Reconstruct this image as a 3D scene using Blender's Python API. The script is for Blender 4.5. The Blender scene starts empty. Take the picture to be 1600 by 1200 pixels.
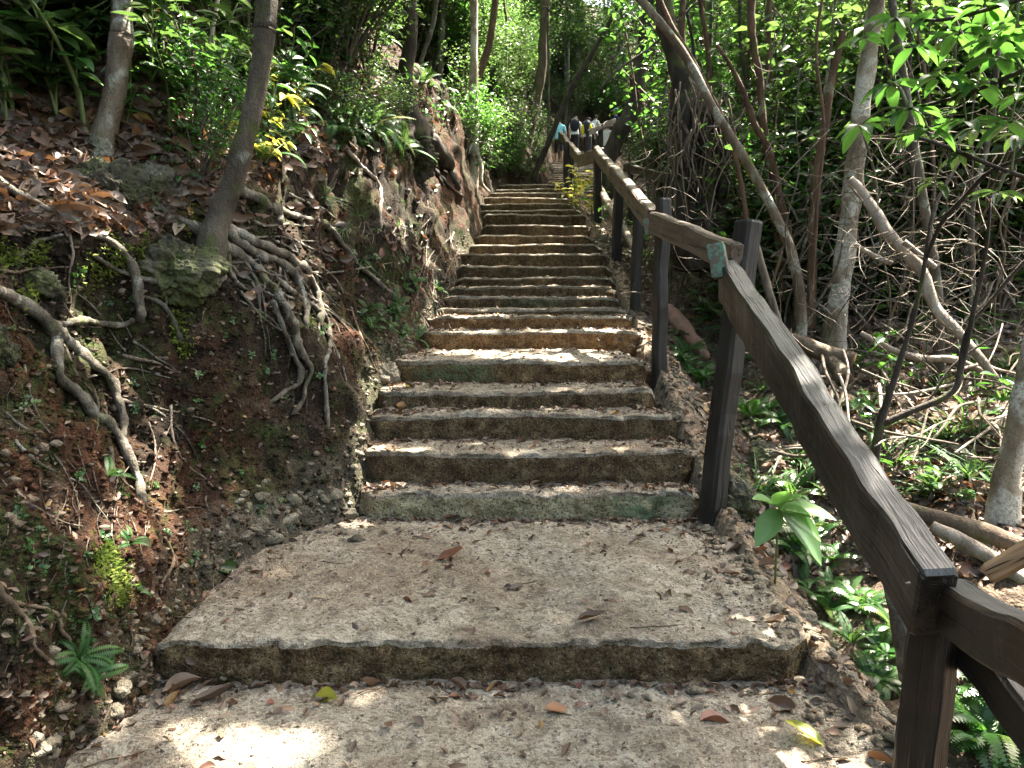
import bpy, math, random
import numpy as np
from mathutils import Vector, Matrix
from mathutils.bvhtree import BVHTree

random.seed(11)
RNG = np.random.default_rng(11)
R = math.radians
scene = bpy.context.scene
COL = scene.collection

# ---------------------------------------------------------------- camera
CAM_H, PITCH, FPX = 1.16, R(5.2), 1200.0
cam_d = bpy.data.cameras.new('camera')
cam_d.sensor_width = 36.0
cam_d.lens = 36.0 * FPX / 1600.0
cam_d.clip_start = 0.05
cam_d.clip_end = 400.0
cam = bpy.data.objects.new('camera', cam_d)
cam.location = (0, 0, CAM_H)
cam.rotation_euler = (R(90) - PITCH, 0, 0)
COL.objects.link(cam)
scene.camera = cam

# ---------------------------------------------------------------- sky, sun, exposure
SUN_EL, SUN_AZ = R(63), R(54)          # azimuth clockwise from +Y: to the right and ahead, high
SUN = np.array([math.cos(SUN_EL) * math.sin(SUN_AZ), math.cos(SUN_EL) * math.cos(SUN_AZ), math.sin(SUN_EL)])
world = bpy.data.worlds.new('World')
scene.world = world
world.use_nodes = True
wn = world.node_tree
sky = wn.nodes.new('ShaderNodeTexSky')
sky.sky_type = 'NISHITA'
sky.sun_disc = False
sky.sun_elevation = SUN_EL
sky.sun_rotation = SUN_AZ
sky.air_density = 1.0
sky.dust_density = 6.0
sky.ozone_density = 1.0
bg = wn.nodes['Background']
bg.inputs['Strength'].default_value = 0.105
wn.links.new(sky.outputs['Color'], bg.inputs['Color'])

sun_d = bpy.data.lights.new('sun', 'SUN')
sun_d.energy = 5.0
sun_d.angle = R(0.53)
sun_d.color = (1.0, 0.95, 0.86)
sun_o = bpy.data.objects.new('sun', sun_d)
sun_o.rotation_euler = Vector((-SUN[0], -SUN[1], -SUN[2])).to_track_quat('-Z', 'Y').to_euler()
sun_o.location = (6, 8, 20)
COL.objects.link(sun_o)

vs = scene.view_settings
vs.view_transform = 'Standard'
vs.look = 'None'
vs.gamma = 1.0
vs.use_curve_mapping = False
vs.exposure = 3.72
vs.use_white_balance = True          # camera balanced for open shade
vs.white_balance_temperature = 6900

cy = scene.cycles
cy.max_bounces = 4
cy.diffuse_bounces = 2
cy.glossy_bounces = 2
cy.transmission_bounces = 4
cy.transparent_max_bounces = 4
cy.caustics_reflective = False
cy.caustics_refractive = False
cy.sample_clamp_indirect = 6.0
cy.use_denoising = True

# ---------------------------------------------------------------- helpers
def px(x, y, Y):
    """World point at forward distance Y seen at photograph pixel (x, y)."""
    u, v = (x - 800) / FPX, (600 - y) / FPX
    c, s = math.cos(PITCH), math.sin(PITCH)
    t = Y / (c + v * s)
    return np.array([u * t, Y, CAM_H + t * (-s + v * c)])

def _hash(ix, iy, iz, seed):
    h = (ix.astype(np.int64) * 374761393 + iy.astype(np.int64) * 668265263 + iz.astype(np.int64) * 2147483647 + seed * 974711) & 0xFFFFFFFF
    h = ((h ^ (h >> 13)) * 1274126177) & 0xFFFFFFFF
    h = ((h ^ (h >> 16)) * 2246822519) & 0xFFFFFFFF
    return ((h ^ (h >> 15)) & 0xFFFF) / 32767.5 - 1.0

def vnoise(p, scale=1.0, seed=0):
    p = np.asarray(p, float) * scale
    i = np.floor(p).astype(np.int64)
    f = p - i
    f = f * f * f * (f * (f * 6 - 15) + 10)
    x, y, z = i[..., 0], i[..., 1], i[..., 2]
    fx, fy, fz = f[..., 0], f[..., 1], f[..., 2]
    def h(a, b, c): return _hash(x + a, y + b, z + c, seed)
    def l(a, b, t): return a + (b - a) * t
    return l(l(l(h(0,0,0), h(1,0,0), fx), l(h(0,1,0), h(1,1,0), fx), fy),
             l(l(h(0,0,1), h(1,0,1), fx), l(h(0,1,1), h(1,1,1), fx), fy), fz)

def fbm(p, scale=1.0, octs=4, seed=0, gain=0.5):
    a, out = 1.0, 0.0
    for o in range(octs):
        out = out + a * vnoise(p, scale * 2 ** o, seed + o * 17)
        a *= gain
    return out

def norm(a):
    a = np.asarray(a, float)
    n = np.linalg.norm(a, axis=-1, keepdims=True)
    return a / np.maximum(n, 1e-9)

def mesh_data(name, v, faces, mats, attrs=None, mi=None, smooth=True):
    """faces: list of numpy index arrays, each (n, k)."""
    me = bpy.data.meshes.new(name)
    v = np.asarray(v, np.float32)
    faces = [np.asarray(f, np.int32) for f in faces if len(f)]
    nl = sum(f.size for f in faces)
    nf = sum(len(f) for f in faces)
    me.vertices.add(len(v)); me.vertices.foreach_set('co', v.ravel())
    me.loops.add(nl); me.loops.foreach_set('vertex_index', np.concatenate([f.ravel() for f in faces]))
    me.polygons.add(nf)
    counts = np.concatenate([np.full(len(f), f.shape[1], np.int32) for f in faces])
    starts = np.concatenate([[0], np.cumsum(counts)[:-1]]).astype(np.int32)
    me.polygons.foreach_set('loop_start', starts)
    if mi is not None:
        me.polygons.foreach_set('material_index', np.asarray(mi, np.int32))
    me.polygons.foreach_set('use_smooth', np.full(nf, smooth, bool))
    for m in (mats if isinstance(mats, (list, tuple)) else [mats]):
        me.materials.append(m)
    for k, a in (attrs or {}).items():
        at = me.attributes.new(k, 'FLOAT', 'POINT')
        at.data.foreach_set('value', np.asarray(a, np.float32))
    me.update(calc_edges=True)
    return me

def link(name, me, parent=None, loc=None):
    o = bpy.data.objects.new(name, me)
    COL.objects.link(o)
    if loc is not None: o.location = loc
    if parent is not None: o.parent = parent
    return o

def tag(o, label=None, cat=None, group=None, kind=None):
    if label: o['label'] = label
    if cat: o['category'] = cat
    if group: o['group'] = group
    if kind: o['kind'] = kind
    return o

def thing(name, label, cat, loc=(0, 0, 0), rz=0.0, group=None, sc=1.0):
    o = bpy.data.objects.new(name, None)
    COL.objects.link(o)
    o.empty_display_size = 0.05
    o.location = loc
    o.rotation_euler = (0, 0, rz)
    o.scale = (sc, sc, sc)
    return tag(o, label, cat, group)

class MB:
    """Collects shapes for one mesh."""
    def __init__(self):
        self.v, self.q, self.t, self.a, self.n = [], [], [], [], 0
        self.qm, self.tm = [], []
    def add(self, v, q=None, t=None, rnd=0.5, mi=0):
        v = np.asarray(v, float)
        if q is not None and len(q):
            self.q.append(np.asarray(q) + self.n); self.qm.append(np.full(len(q), mi))
        if t is not None and len(t):
            self.t.append(np.asarray(t) + self.n); self.tm.append(np.full(len(t), mi))
        self.v.append(v)
        self.a.append(np.broadcast_to(np.asarray(rnd, float), (len(v),)))
        self.n += len(v)
        return self
    def mesh(self, name, mats, smooth=True):
        fs, mi = [], []
        if self.q: fs.append(np.concatenate(self.q)); mi.append(np.concatenate(self.qm))
        if self.t: fs.append(np.concatenate(self.t)); mi.append(np.concatenate(self.tm))
        return mesh_data(name, np.concatenate(self.v), fs, mats, {'rnd': np.concatenate(self.a)}, np.concatenate(mi), smooth)
    def build(self, name, mats, parent=None, smooth=True, loc=None):
        return link(name, self.mesh(name, mats, smooth), parent, loc)

def spline(pts, n):
    """Catmull-Rom through pts (m, k) -> n samples."""
    p = np.asarray(pts, float)
    if len(p) == 2:
        t = np.linspace(0, 1, n)[:, None]
        return p[0] * (1 - t) + p[1] * t
    e = np.vstack([2 * p[0] - p[1], p, 2 * p[-1] - p[-2]])
    m = len(p) - 1
    s = np.linspace(0, m - 1e-6, n)
    i = s.astype(int)
    t = (s - i)[:, None]
    a, b, c, d = e[i], e[i + 1], e[i + 2], e[i + 3]
    return 0.5 * (2 * b + (c - a) * t + (2 * a - 5 * b + 4 * c - d) * t ** 2 + (3 * b - a - 3 * c + d) * t ** 3)

def tube(pts, rad, seg=8, n=None, wob=0.0, seed=0, cap=True, flat=1.0):
    """Tapered tube; pts (m,3), rad (m,). Returns v, q, t."""
    pr = np.column_stack([np.asarray(pts, float), np.broadcast_to(np.asarray(rad, float), (len(pts),))])
    n = n or max(4, len(pts) * 4)
    s = spline(pr, n)
    c, r = s[:, :3], np.maximum(s[:, 3], 0.0008)
    tan = norm(np.gradient(c, axis=0))
    ref = np.array([0.31, 0.17, 0.93])
    if abs(np.mean(tan @ ref)) > 0.85: ref = np.array([0.95, 0.2, 0.1])
    a = norm(np.cross(tan, ref)); b = np.cross(tan, a)
    th = np.linspace(0, 2 * math.pi, seg, endpoint=False)
    ring = (np.cos(th)[None, :, None] * a[:, None, :] + flat * np.sin(th)[None, :, None] * b[:, None, :])
    rr = r[:, None] * np.ones(seg)[None]
    v = c[:, None, :] + ring * rr[..., None]
    if wob:
        k = 1 + wob * fbm(v, 0.35 / max(r.mean(), 0.004), 3, seed)
        v = c[:, None, :] + ring * (rr * k)[..., None]
    v = v.reshape(-1, 3)
    i = np.arange(n - 1)[:, None] * seg
    j = np.arange(seg)[None]
    j2 = (j + 1) % seg
    q = np.stack([i + j, i + j2, i + seg + j2, i + seg + j], -1).reshape(-1, 4)
    t = []
    if cap:
        v = np.vstack([v, c[0], c[-1]])
        e = (n - 1) * seg
        t = [(n * seg, (k + 1) % seg, k) for k in range(seg)] + [(n * seg + 1, e + k, e + (k + 1) % seg) for k in range(seg)]
    return v, q, np.array(t, int).reshape(-1, 3)

# leaf templates: unit length along +Y, face up +Z
def leaf_tpl(w=0.45, kind='mid', droop=0.12, fold=0.12):
    if kind == 'lo':
        v = [(0, 0, 0), (-w / 2, .45, fold), (0, 1, -droop), (w / 2, .45, fold)]
        return np.array(v, float), np.array([(0, 3, 2), (0, 2, 1)]), None
    if kind == 'mid':
        v = [(0, 0, 0), (-w * .36, .25, fold * .8), (-w / 2, .55, fold), (0, 1, -droop), (w / 2, .55, fold), (w * .36, .25, fold * .8), (0, .5, 0)]
        t = [(0, 6, 1), (1, 6, 2), (2, 6, 3), (6, 4, 3), (6, 5, 4), (0, 5, 6)]
        return np.array(v, float), np.array(t), None
    ys = np.linspace(0, 1, 9)
    hw = w / 2 * np.sin(np.pi * ys ** 0.85) ** 0.8
    v = []
    for y, h in zip(ys, hw):
        z = -droop * y * y * 1.4
        v += [(-h, y, z + fold * h / w * 2), (-h * .5, y, z + fold * .4 * h / w * 2), (0, y, z), (h * .5, y, z + fold * .4 * h / w * 2), (h, y, z + fold * h / w * 2)]
    q = []
    for k in range(8):
        for m in range(4):
            a = k * 5 + m
            q.append((a, a + 1, a + 6, a + 5))
    return np.array(v, float), None, np.array(q)

def place(tpl, pos, d, up, size, rnd, wid=None):
    """Copies of a template; returns v, t, q, rnd per vertex."""
    tv, tt, tq = tpl
    d = norm(d)
    x = norm(np.cross(d, up)); z = np.cross(x, d)
    N, K = len(pos), len(tv)
    size = np.broadcast_to(np.asarray(size, float), (N,))[:, None, None]
    wx = 1.0 if wid is None else np.broadcast_to(np.asarray(wid, float), (N,))[:, None, None]
    v = pos[:, None, :] + size * (tv[None, :, 0:1] * x[:, None, :] * wx + tv[None, :, 1:2] * d[:, None, :] + tv[None, :, 2:3] * z[:, None, :])
    off = (np.arange(N) * K)[:, None, None]
    t = (tt[None] + off).reshape(-1, 3) if tt is not None else None
    q = (tq[None] + off).reshape(-1, 4) if tq is not None else None
    return v.reshape(-1, 3), t, q, np.repeat(np.broadcast_to(np.asarray(rnd, float), (N,)), K)

def rdir(n, zmin=-1, zmax=1):
    z = RNG.uniform(zmin, zmax, n); a = RNG.uniform(0, 2 * math.pi, n)
    r = np.sqrt(np.maximum(0, 1 - z * z))
    return np.column_stack([r * np.cos(a), r * np.sin(a), z])

def leaves(mb, pos, size, tpl, zr=(-0.5, 0.35), flat=0.5, rnd=None, d=None, mi=0):
    """Leaves at pos, pointing outward/downward, faces tipped up."""
    n = len(pos)
    d = rdir(n, *zr) if d is None else d
    up = norm(np.array([0, 0, 1.0]) * flat + rdir(n) * (1 - flat) + np.array([0, -.1, .1]))
    rnd = RNG.random(n) if rnd is None else rnd
    sz = size * RNG.uniform(0.6, 1.35, n)
    v, t, q, r = place(tpl, pos, d, up, sz, rnd)
    mb.add(v, q, t, r, mi)
    return mb
# ---------------------------------------------------------------- materials
class NT:
    def __init__(self, name):
        self.m = bpy.data.materials.new(name); self.m.use_nodes = True
        self.t = self.m.node_tree
        self.b = self.t.nodes['Principled BSDF']
        self.out = self.t.nodes['Material Output']
    def n(self, typ, **kw):
        nd = self.t.nodes.new(typ)
        for k, v in kw.items():
            if k.startswith('i_'): 
                nd.inputs[k[2:].replace('_', ' ')].default_value = v
            else: setattr(nd, k, v)
        return nd
    def l(self, a, b): self.t.links.new(a, b)
    def coord(self, obj=True):
        return self.n('ShaderNodeTexCoord').outputs['Object'] if obj else self.n('ShaderNodeNewGeometry').outputs['Position']
    def noise(self, scale, detail=5, rough=0.6, co=None, dist=0.0):
        detail = {2: 1, 3: 2, 4: 2, 5: 3, 6: 4, 7: 4}.get(detail, 3)
        nd = self.n('ShaderNodeTexNoise'); nd.inputs['Scale'].default_value = scale
        nd.inputs['Detail'].default_value = detail; nd.inputs['Roughness'].default_value = rough
        nd.inputs['Distortion'].default_value = dist
        self.l(co if co is not None else self.co, nd.inputs['Vector'])
        return nd.outputs['Fac']
    def vor(self, scale, feature='F1', out='Distance', co=None, rnd=1.0):
        nd = self.n('ShaderNodeTexVoronoi', feature=feature); nd.inputs['Scale'].default_value = scale
        nd.inputs['Randomness'].default_value = rnd
        self.l(co if co is not None else self.co, nd.inputs['Vector'])
        return nd.outputs[out]
    def ramp(self, fac, stops):
        nd = self.n('ShaderNodeValToRGB'); el = nd.color_ramp.elements
        while len(el) < len(stops): el.new(0.5)
        for e, (p, c) in zip(el, stops):
            e.position = p
            e.color = (c, c, c, 1) if not isinstance(c, (tuple, list)) else (*c[:3], 1)
        self.l(fac, nd.inputs['Fac'])
        return nd.outputs['Color']
    def mix(self, fac, a, b, mode='MIX'):
        nd = self.n('ShaderNodeMix', data_type='RGBA', blend_type=mode)
        for s, val in ((nd.inputs[0], fac), (nd.inputs[6], a), (nd.inputs[7], b)):
            if isinstance(val, (int, float)): s.default_value = val if s.type == 'VALUE' else (val, val, val, 1)
            elif isinstance(val, (tuple, list)): s.default_value = (*val[:3], 1)
            else: self.l(val, s)
        return nd.outputs[2]
    def math(self, op, a, b=0.5):
        nd = self.n('ShaderNodeMath', operation=op)
        for s, val in ((nd.inputs[0], a), (nd.inputs[1], b)):
            if isinstance(val, (int, float)): s.default_value = val
            else: self.l(val, s)
        return nd.outputs[0]
    def bump(self, h, strength=0.5, dist=0.01, prev=None):
        nd = self.n('ShaderNodeBump'); nd.inputs['Strength'].default_value = strength
        nd.inputs['Distance'].default_value = dist
        self.l(h, nd.inputs['Height'])
        if prev is not None: self.l(prev, nd.inputs['Normal'])
        return nd.outputs['Normal']
    def bumps(self, *hs):
        tot = None
        for h, d in hs:
            x = self.math('MULTIPLY', h, d)
            tot = x if tot is None else self.math('ADD', tot, x)
        return self.bump(tot, 1.0, 1.0)
    def attr(self, name):
        return self.n('ShaderNodeAttribute', attribute_name=name).outputs['Fac']
    def objrand(self):
        return self.n('ShaderNodeObjectInfo').outputs['Random']
    def stretch(self, sc):
        mp = self.n('ShaderNodeMapping'); mp.inputs['Scale'].default_value = sc
        self.l(self.co, mp.inputs['Vector'])
        return mp.outputs['Vector']
    def done(self, col, rough=0.8, normal=None, spec=0.3):
        if isinstance(col, (tuple, list)): self.b.inputs['Base Color'].default_value = (*col[:3], 1)
        else: self.l(col, self.b.inputs['Base Color'])
        if isinstance(rough, (int, float)): self.b.inputs['Roughness'].default_value = rough
        else: self.l(rough, self.b.inputs['Roughness'])
        self.b.inputs['Specular IOR Level'].default_value = spec
        if normal is not None: self.l(normal, self.b.inputs['Normal'])
        return self.m

def mat_leaf(name, stops, trans=0.4, rough=0.4, spec=0.5, tcol=(0.14, 0.26, 0.05)):
    k = NT(name); k.co = k.coord()
    r = k.attr('rnd')
    o = k.objrand()
    f = k.math('FRACT', k.math('ADD', r, k.math('MULTIPLY', o, 0.35)), 0)
    c = k.ramp(f, stops)
    c = k.mix(k.math('MULTIPLY', k.noise(35, 2), 0.5), c, tuple(x * 0.55 for x in stops[0][1]))
    k.done(c, rough, None, spec)
    tr = k.n('ShaderNodeBsdfTranslucent')
    tc = k.mix(0.6, c, tcol)
    k.l(tc, tr.inputs['Color'])
    mx = k.n('ShaderNodeMixShader'); mx.inputs[0].default_value = trans
    k.l(k.b.outputs[0], mx.inputs[1]); k.l(tr.outputs[0], mx.inputs[2])
    k.l(mx.outputs[0], k.out.inputs['Surface'])
    return k.m

M = {}
M['leaf'] = mat_leaf('leaf_green', [(0, (.017, .045, .016)), (.45, (.027, .066, .021)), (.8, (.042, .086, .028)), (1, (.09, .125, .038))], .42, .27)
M['leaf_bright'] = mat_leaf('leaf_bright', [(0, (.021, .075, .018)), (.5, (.036, .108, .024)), (.9, (.06, .135, .034)), (1, (.13, .19, .035))], 0.42, .30, .5, (.11, .30, .035))
M['leaf_dark'] = mat_leaf('leaf_dark', [(0, (.012, .030, .010)), (.6, (.022, .05, .014)), (.9, (.034, .068, .018)), (1, (.07, .085, .024))], 0.27, 0.24)
M['fern'] = mat_leaf('fern_green', [(0, (.016, .065, .015)), (.6, (.028, .098, .022)), (.93, (.06, .12, .03)), (1, (.14, .10, .03))], 0.35, 0.5, 0.3)
M['leaf_pale'] = mat_leaf('leaf_pale', [(0, (.10, .20, .06)), (.5, (.13, .26, .08)), (1, (.17, .30, .10))], .35, .35, .5, (.16, .40, .05))
M['yellow_leaf'] = mat_leaf('leaf_yellow', [(0, (.16, .22, .03)), (.5, (.28, .30, .05)), (1, (.36, .30, .05))], 0.5, tcol=(.6, .55, .08))
M['dry'] = mat_leaf('leaf_dry', [(0, (.032, .018, .011)), (.3, (.075, .040, .024)), (.55, (.12, .070, .044)), (.8, (.185, .122, .078)), (.93, (.16, .045, .030)), (1, (.30, .18, .055))], 0.12, 0.5, 0.4, (.35, .16, .06))
M['dry_grey'] = mat_leaf('leaf_dry_grey', [(0, (.042, .029, .022)), (.4, (.09, .064, .048)), (.75, (.165, .125, .096)), (1, (.22, .165, .11))], 0.08, 0.55, 0.35, (.3, .18, .1))

def mat_bark(name, dark, mid, light, patch=0.55, scale=9.0, lichen=(.42, .44, .36), moss=0.0, bump=.6):
    k = NT(name); k.co = k.coord()
    st = k.stretch((1, 1, .35))
    a = k.noise(scale, 6, .65, st)
    c = k.ramp(a, [(.3, dark), (.52, mid), (.72, light)])
    p = k.noise(scale * .55, 4, .55, dist=.6)
    pm = k.ramp(p, [(patch, 0.0), (patch + .07, 1.0)])
    sp = k.noise(scale * 7, 3)
    c = k.mix(k.mix(1.0, pm, k.ramp(sp, [(.35, .25), (.6, 1.0)]), 'MULTIPLY'), c, lichen)
    if moss:
        mm = k.ramp(k.noise(scale * .4, 3), [(.62 - moss * .3, 0), (.72 - moss * .3, 1)])
        c = k.mix(k.mix(1.0, mm, .7, 'MULTIPLY'), c, (.07, .085, .022))
    fl = k.noise(scale * 16, 4, .7)
    c = k.mix(k.ramp(fl, [(.28, .75), (.48, 0.)]), c, tuple(x * .45 for x in dark))
    c = k.mix(1., c, .85, 'MULTIPLY')
    n2 = k.bumps((a, bump * .022), (sp, bump * .007), (fl, bump * .004))
    return k.done(c, .85, n2, .2)

M['bark_root'] = mat_bark('bark_root', (.032, .027, .021), (.105, .092, .072), (.20, .182, .148), .56, 16, (.29, .285, .245), .12, 1.0)
M['bark_lean'] = mat_bark('bark_lean', (.028, .021, .015), (.075, .06, .044), (.13, .108, .08), .62, 13, (.19, .185, .15), .2, 1.0)
M['bark_brown'] = mat_bark('bark_brown', (.045, .032, .022), (.11, .08, .055), (.19, .15, .105), .62, 10, (.25, .25, .18), .2)
M['bark_red'] = mat_bark('bark_red', (.04, .022, .014), (.10, .058, .036), (.17, .11, .07), .60, 10, (.22, .2, .14), .1)
M['bark_dark'] = mat_bark('bark_dark', (.018, .014, .011), (.04, .032, .025), (.075, .062, .048), .7, 9, (.11, .11, .09), .15, .9)
M['bark_pale'] = mat_bark('bark_pale', (.06, .042, .026), (.13, .10, .07), (.21, .18, .135), .52, 9, (.32, .32, .27), .1, .8)
M['bark_white'] = mat_bark('bark_white', (.09, .065, .042), (.24, .195, .14), (.40, .355, .28), .46, 8, (.50, .49, .42), .0, .8)
M['bark_grey'] = mat_bark('bark_grey', (.035, .029, .022), (.08, .069, .054), (.14, .128, .10), .55, 9, (.20, .215, .165), .2, .8)
M['bark_dead'] = mat_bark('bark_dead', (.13, .10, .075), (.28, .235, .19), (.40, .355, .30), .6, 12, (.46, .43, .38), .0)
M['twig'] = mat_bark('bark_twig', (.06, .045, .035), (.15, .12, .09), (.28, .23, .18), .65, 20, (.35, .33, .28), .0)
M['stem'] = NT('stem_green'); M['stem'] = M['stem'].done((.09, .12, .04), .6)

def mat_soil():
    k = NT('bank_soil'); k.co = k.coord(False)
    vst = k.stretch((1, 1, .22))
    a = k.noise(1.1, 6, .6, dist=.4); b = k.noise(7, 6, .65, vst); f = k.noise(45, 5, .7)
    c = k.ramp(b, [(.3, (.005, .0034, .0022)), (.5, (.017, .011, .0065)), (.7, (.048, .031, .018))])
    red = k.ramp(a, [(.46, 0.0), (.60, .95)])
    c = k.mix(red, c, k.ramp(f, [(.3, (.018, .0068, .0035)), (.52, (.062, .024, .011)), (.72, (.17, .072, .035))]))
    pale = k.ramp(k.noise(3.2, 5, .6, dist=1.0), [(.60, 0.0), (.70, 1.0)])
    c = k.mix(k.mix(1., pale, .5, 'MULTIPLY'), c, (.13, .10, .068))
    ms = k.ramp(k.noise(2.3, 6, .7, dist=.5), [(.48, 0.0), (.60, 1.0)])
    ms = k.mix(1.0, ms, k.ramp(k.noise(26, 4, .7), [(.38, 0.0), (.55, 1.0)]), 'MULTIPLY')
    c = k.mix(ms, c, k.ramp(f, [(.3, (.015, .02, .006)), (.6, (.042, .056, .014)), (.8, (.10, .115, .028))]))
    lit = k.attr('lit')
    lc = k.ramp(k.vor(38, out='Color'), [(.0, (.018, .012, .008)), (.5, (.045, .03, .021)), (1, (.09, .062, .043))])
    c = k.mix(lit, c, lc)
    rub = k.attr('rubble')
    c = k.mix(rub, c, k.ramp(f, [(.25, (.045, .04, .029)), (.6, (.125, .112, .084)), (.8, (.22, .20, .155))]))
    fn = k.noise(120, 3, .7)
    c = k.mix(k.ramp(fn, [(.58, 0.), (.75, .45)]), c, (.17, .125, .085))
    n = k.bumps((b, .035), (f, .024), (fn, .007))
    c = k.mix(1., c, .72, 'MULTIPLY')
    return k.done(c, .92, n, .15)
M['soil'] = mat_soil()

def mat_floor():
    k = NT('forest_soil'); k.co = k.coord(False)
    b = k.noise(5, 6, .65); f = k.noise(40, 5, .7)
    c = k.ramp(f, [(.28, (.018, .013, .009)), (.5, (.05, .036, .025)), (.72, (.12, .088, .062))])
    c = k.mix(k.ramp(b, [(.5, 0), (.66, .7)]), c, k.ramp(k.vor(45, out='Color'), [(0, (.05, .032, .022)), (.5, (.14, .095, .07)), (1, (.28, .21, .16))]))
    rub = k.attr('rubble')
    c = k.mix(rub, c, k.ramp(f, [(.25, (.075, .056, .038)), (.55, (.18, .14, .098)), (.8, (.32, .27, .20))]))
    n = k.bumps((b, .03), (f, .016))
    return k.done(c, .92, n, .15)
M['floor'] = mat_floor()

def mat_tread():
    k = NT('step_tread'); k.co = k.coord(False)
    big = k.noise(2.2, 5, .6); mid = k.noise(14, 6, .7); fine = k.noise(75, 5, .75)
    c = k.ramp(mid, [(.3, (.145, .125, .093)), (.5, (.275, .246, .193)), (.7, (.385, .355, .29))])
    c = k.mix(k.ramp(big, [(.45, 0), (.65, .75)]), c, k.ramp(mid, [(.3, (.105, .078, .052)), (.7, (.235, .18, .125))]))
    c = k.mix(k.ramp(fine, [(.52, 0), (.66, .85)]), c, (.07, .052, .038))
    c = k.mix(k.ramp(k.noise(120, 4, .7), [(.60, 0), (.72, .8)]), c, (.52, .47, .38))
    fl = k.vor(60, out='Color', co=k.stretch((1, 1.8, 1)))
    c = k.mix(k.ramp(fl, [(.70, 0), (.78, .55)]), c, (.11, .075, .06))
    n = k.bumps((mid, .026), (fine, .024))
    return k.done(c, .9, n, .2)
M['tread'] = mat_tread()

def mat_riser():
    k = NT('step_riser'); k.co = k.coord(False)
    st = k.stretch((1, 1, .22))
    big = k.noise(3.0, 4, .6); mid = k.noise(16, 6, .7); fine = k.noise(70, 5, .75); strk = k.noise(9, 5, .65, st)
    c = k.ramp(mid, [(.32, (.020, .014, .007)), (.47, (.075, .056, .030)), (.62, (.165, .132, .078)), (.78, (.27, .225, .145))])
    c = k.mix(k.ramp(strk, [(.45, 0), (.62, .85)]), c, (.030, .019, .010))
    pale = k.attr('pale')
    c = k.mix(pale, c, k.ramp(strk, [(.3, (.46, .42, .28)), (.55, (.38, .33, .20)), (.72, (.14, .09, .045))]))
    c = k.mix(k.mix(1., k.ramp(big, [(.5, 0), (.65, 1)]), k.ramp(mid, [(.4, 0), (.6, .45)]), 'MULTIPLY'), c, (.06, .064, .026))
    rust = k.attr('rust')  # orange tint; on the middle risers it paints bounce from the sunlit tread
    c = k.mix(k.math('MULTIPLY', rust, .75), c, k.ramp(mid, [(.3, (.12, .05, .017)), (.5, (.26, .13, .05)), (.7, (.42, .24, .11))]))
    c = k.mix(k.ramp(fine, [(.36, .85), (.50, 0.)]), c, (.014, .010, .006))
    c = k.mix(k.ramp(k.noise(110, 5, .75), [(.54, 0), (.66, .6)]), c, (.27, .24, .175))
    green = k.attr('green')
    g = k.mix(1., green, k.ramp(mid, [(.38, 0), (.55, 1)]), 'MULTIPLY')
    c = k.mix(k.math('MULTIPLY', g, .7), c, (.06, .14, .075))
    n = k.bumps((mid, .026), (fine, .030))
    return k.done(c, .92, n, .15)
M['riser'] = mat_riser()

def mat_wood(name, dark, mid, light, worn=(.25, .25, .26), wf=.6, gloss=.45):
    k = NT(name); k.co = k.coord()
    # grain runs along local X of each beam
    st = k.stretch((.9, 16, 16))
    a = k.noise(2.2, 6, .7, st, .5); p = k.noise(3.2, 5, .6)
    c = k.ramp(a, [(.3, dark), (.5, mid), (.72, light)])
    c = k.mix(k.ramp(p, [(.5, 0), (.72, wf)]), c, worn)
    cr = k.ramp(k.noise(1.6, 4, .8, k.stretch((.7, 26, 26)), .8), [(.36, 1.), (.42, 0.)])
    c = k.mix(cr, c, tuple(x * .25 for x in dark))
    n = k.bumps((a, .006), (cr, -.005), (p, .010))
    return k.done(c, k.ramp(p, [(.3, gloss), (.7, gloss + .3)]), n, .4)
M['wood'] = mat_wood('rail_wood', (.003, .0022, .0014), (.010, .007, .0045), (.025, .017, .011), (.060, .030, .015), .5, .30)
M['wood_top'] = mat_wood('rail_wood_weathered', (.018, .018, .018), (.042, .042, .042), (.075, .075, .075), (.025, .022, .019), .7, .32)  # paler grey top faces: sky light painted in over the weathering
M['wood_post'] = mat_wood('post_wood', (.003, .0024, .0016), (.010, .0077, .005), (.024, .019, .013), (.032, .028, .022), .4, .45)
M['wood_worn'] = mat_wood('rail_wood_worn', (.035, .023, .015), (.085, .058, .040), (.14, .10, .07), (.13, .11, .088))
M['wood_raw'] = mat_wood('raw_wood', (.14, .075, .035), (.24, .14, .07), (.32, .21, .12), (.2, .14, .09), .4, .6)

def mat_paint():
    k = NT('green_paint'); k.co = k.coord()
    w = k.ramp(k.noise(24, 6, .8), [(.46, 0.), (.52, 1.)])
    c = k.mix(w, k.ramp(k.noise(9, 4), [(.3, (.035, .10, .06)), (.7, (.085, .17, .11))]), (.07, .05, .035))
    return k.done(c, .6, k.bump(k.noise(40, 4), .3, .003), .4)
M['green'] = mat_paint()

def mat_rock(name, dark, mid, light, moss=.5):
    k = NT(name); k.co = k.coord(False)
    a = k.noise(5, 7, .68); f = k.noise(38, 5, .7)
    c = k.ramp(a, [(.3, dark), (.52, mid), (.72, light)])
    ms = k.ramp(k.noise(3.2, 5, .65), [(.62 - .25 * moss, 0.), (.74 - .25 * moss, 1.)])
    c = k.mix(k.mix(1., ms, k.ramp(f, [(.35, .2), (.6, .9)]), 'MULTIPLY'), c, (.055, .068, .02))
    c = k.mix(k.ramp(f, [(.25, .8), (.42, 0.)]), c, tuple(x * .4 for x in dark))
    n = k.bumps((a, .045), (f, .022))
    return k.done(c, .9, n, .2)
M['rock'] = mat_rock('mossy_rock', (.018, .016, .011), (.05, .045, .032), (.115, .108, .082), .8)
M['lime'] = mat_rock('lime_rubble', (.05, .043, .031), (.13, .113, .084), (.235, .21, .163), .1)
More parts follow.
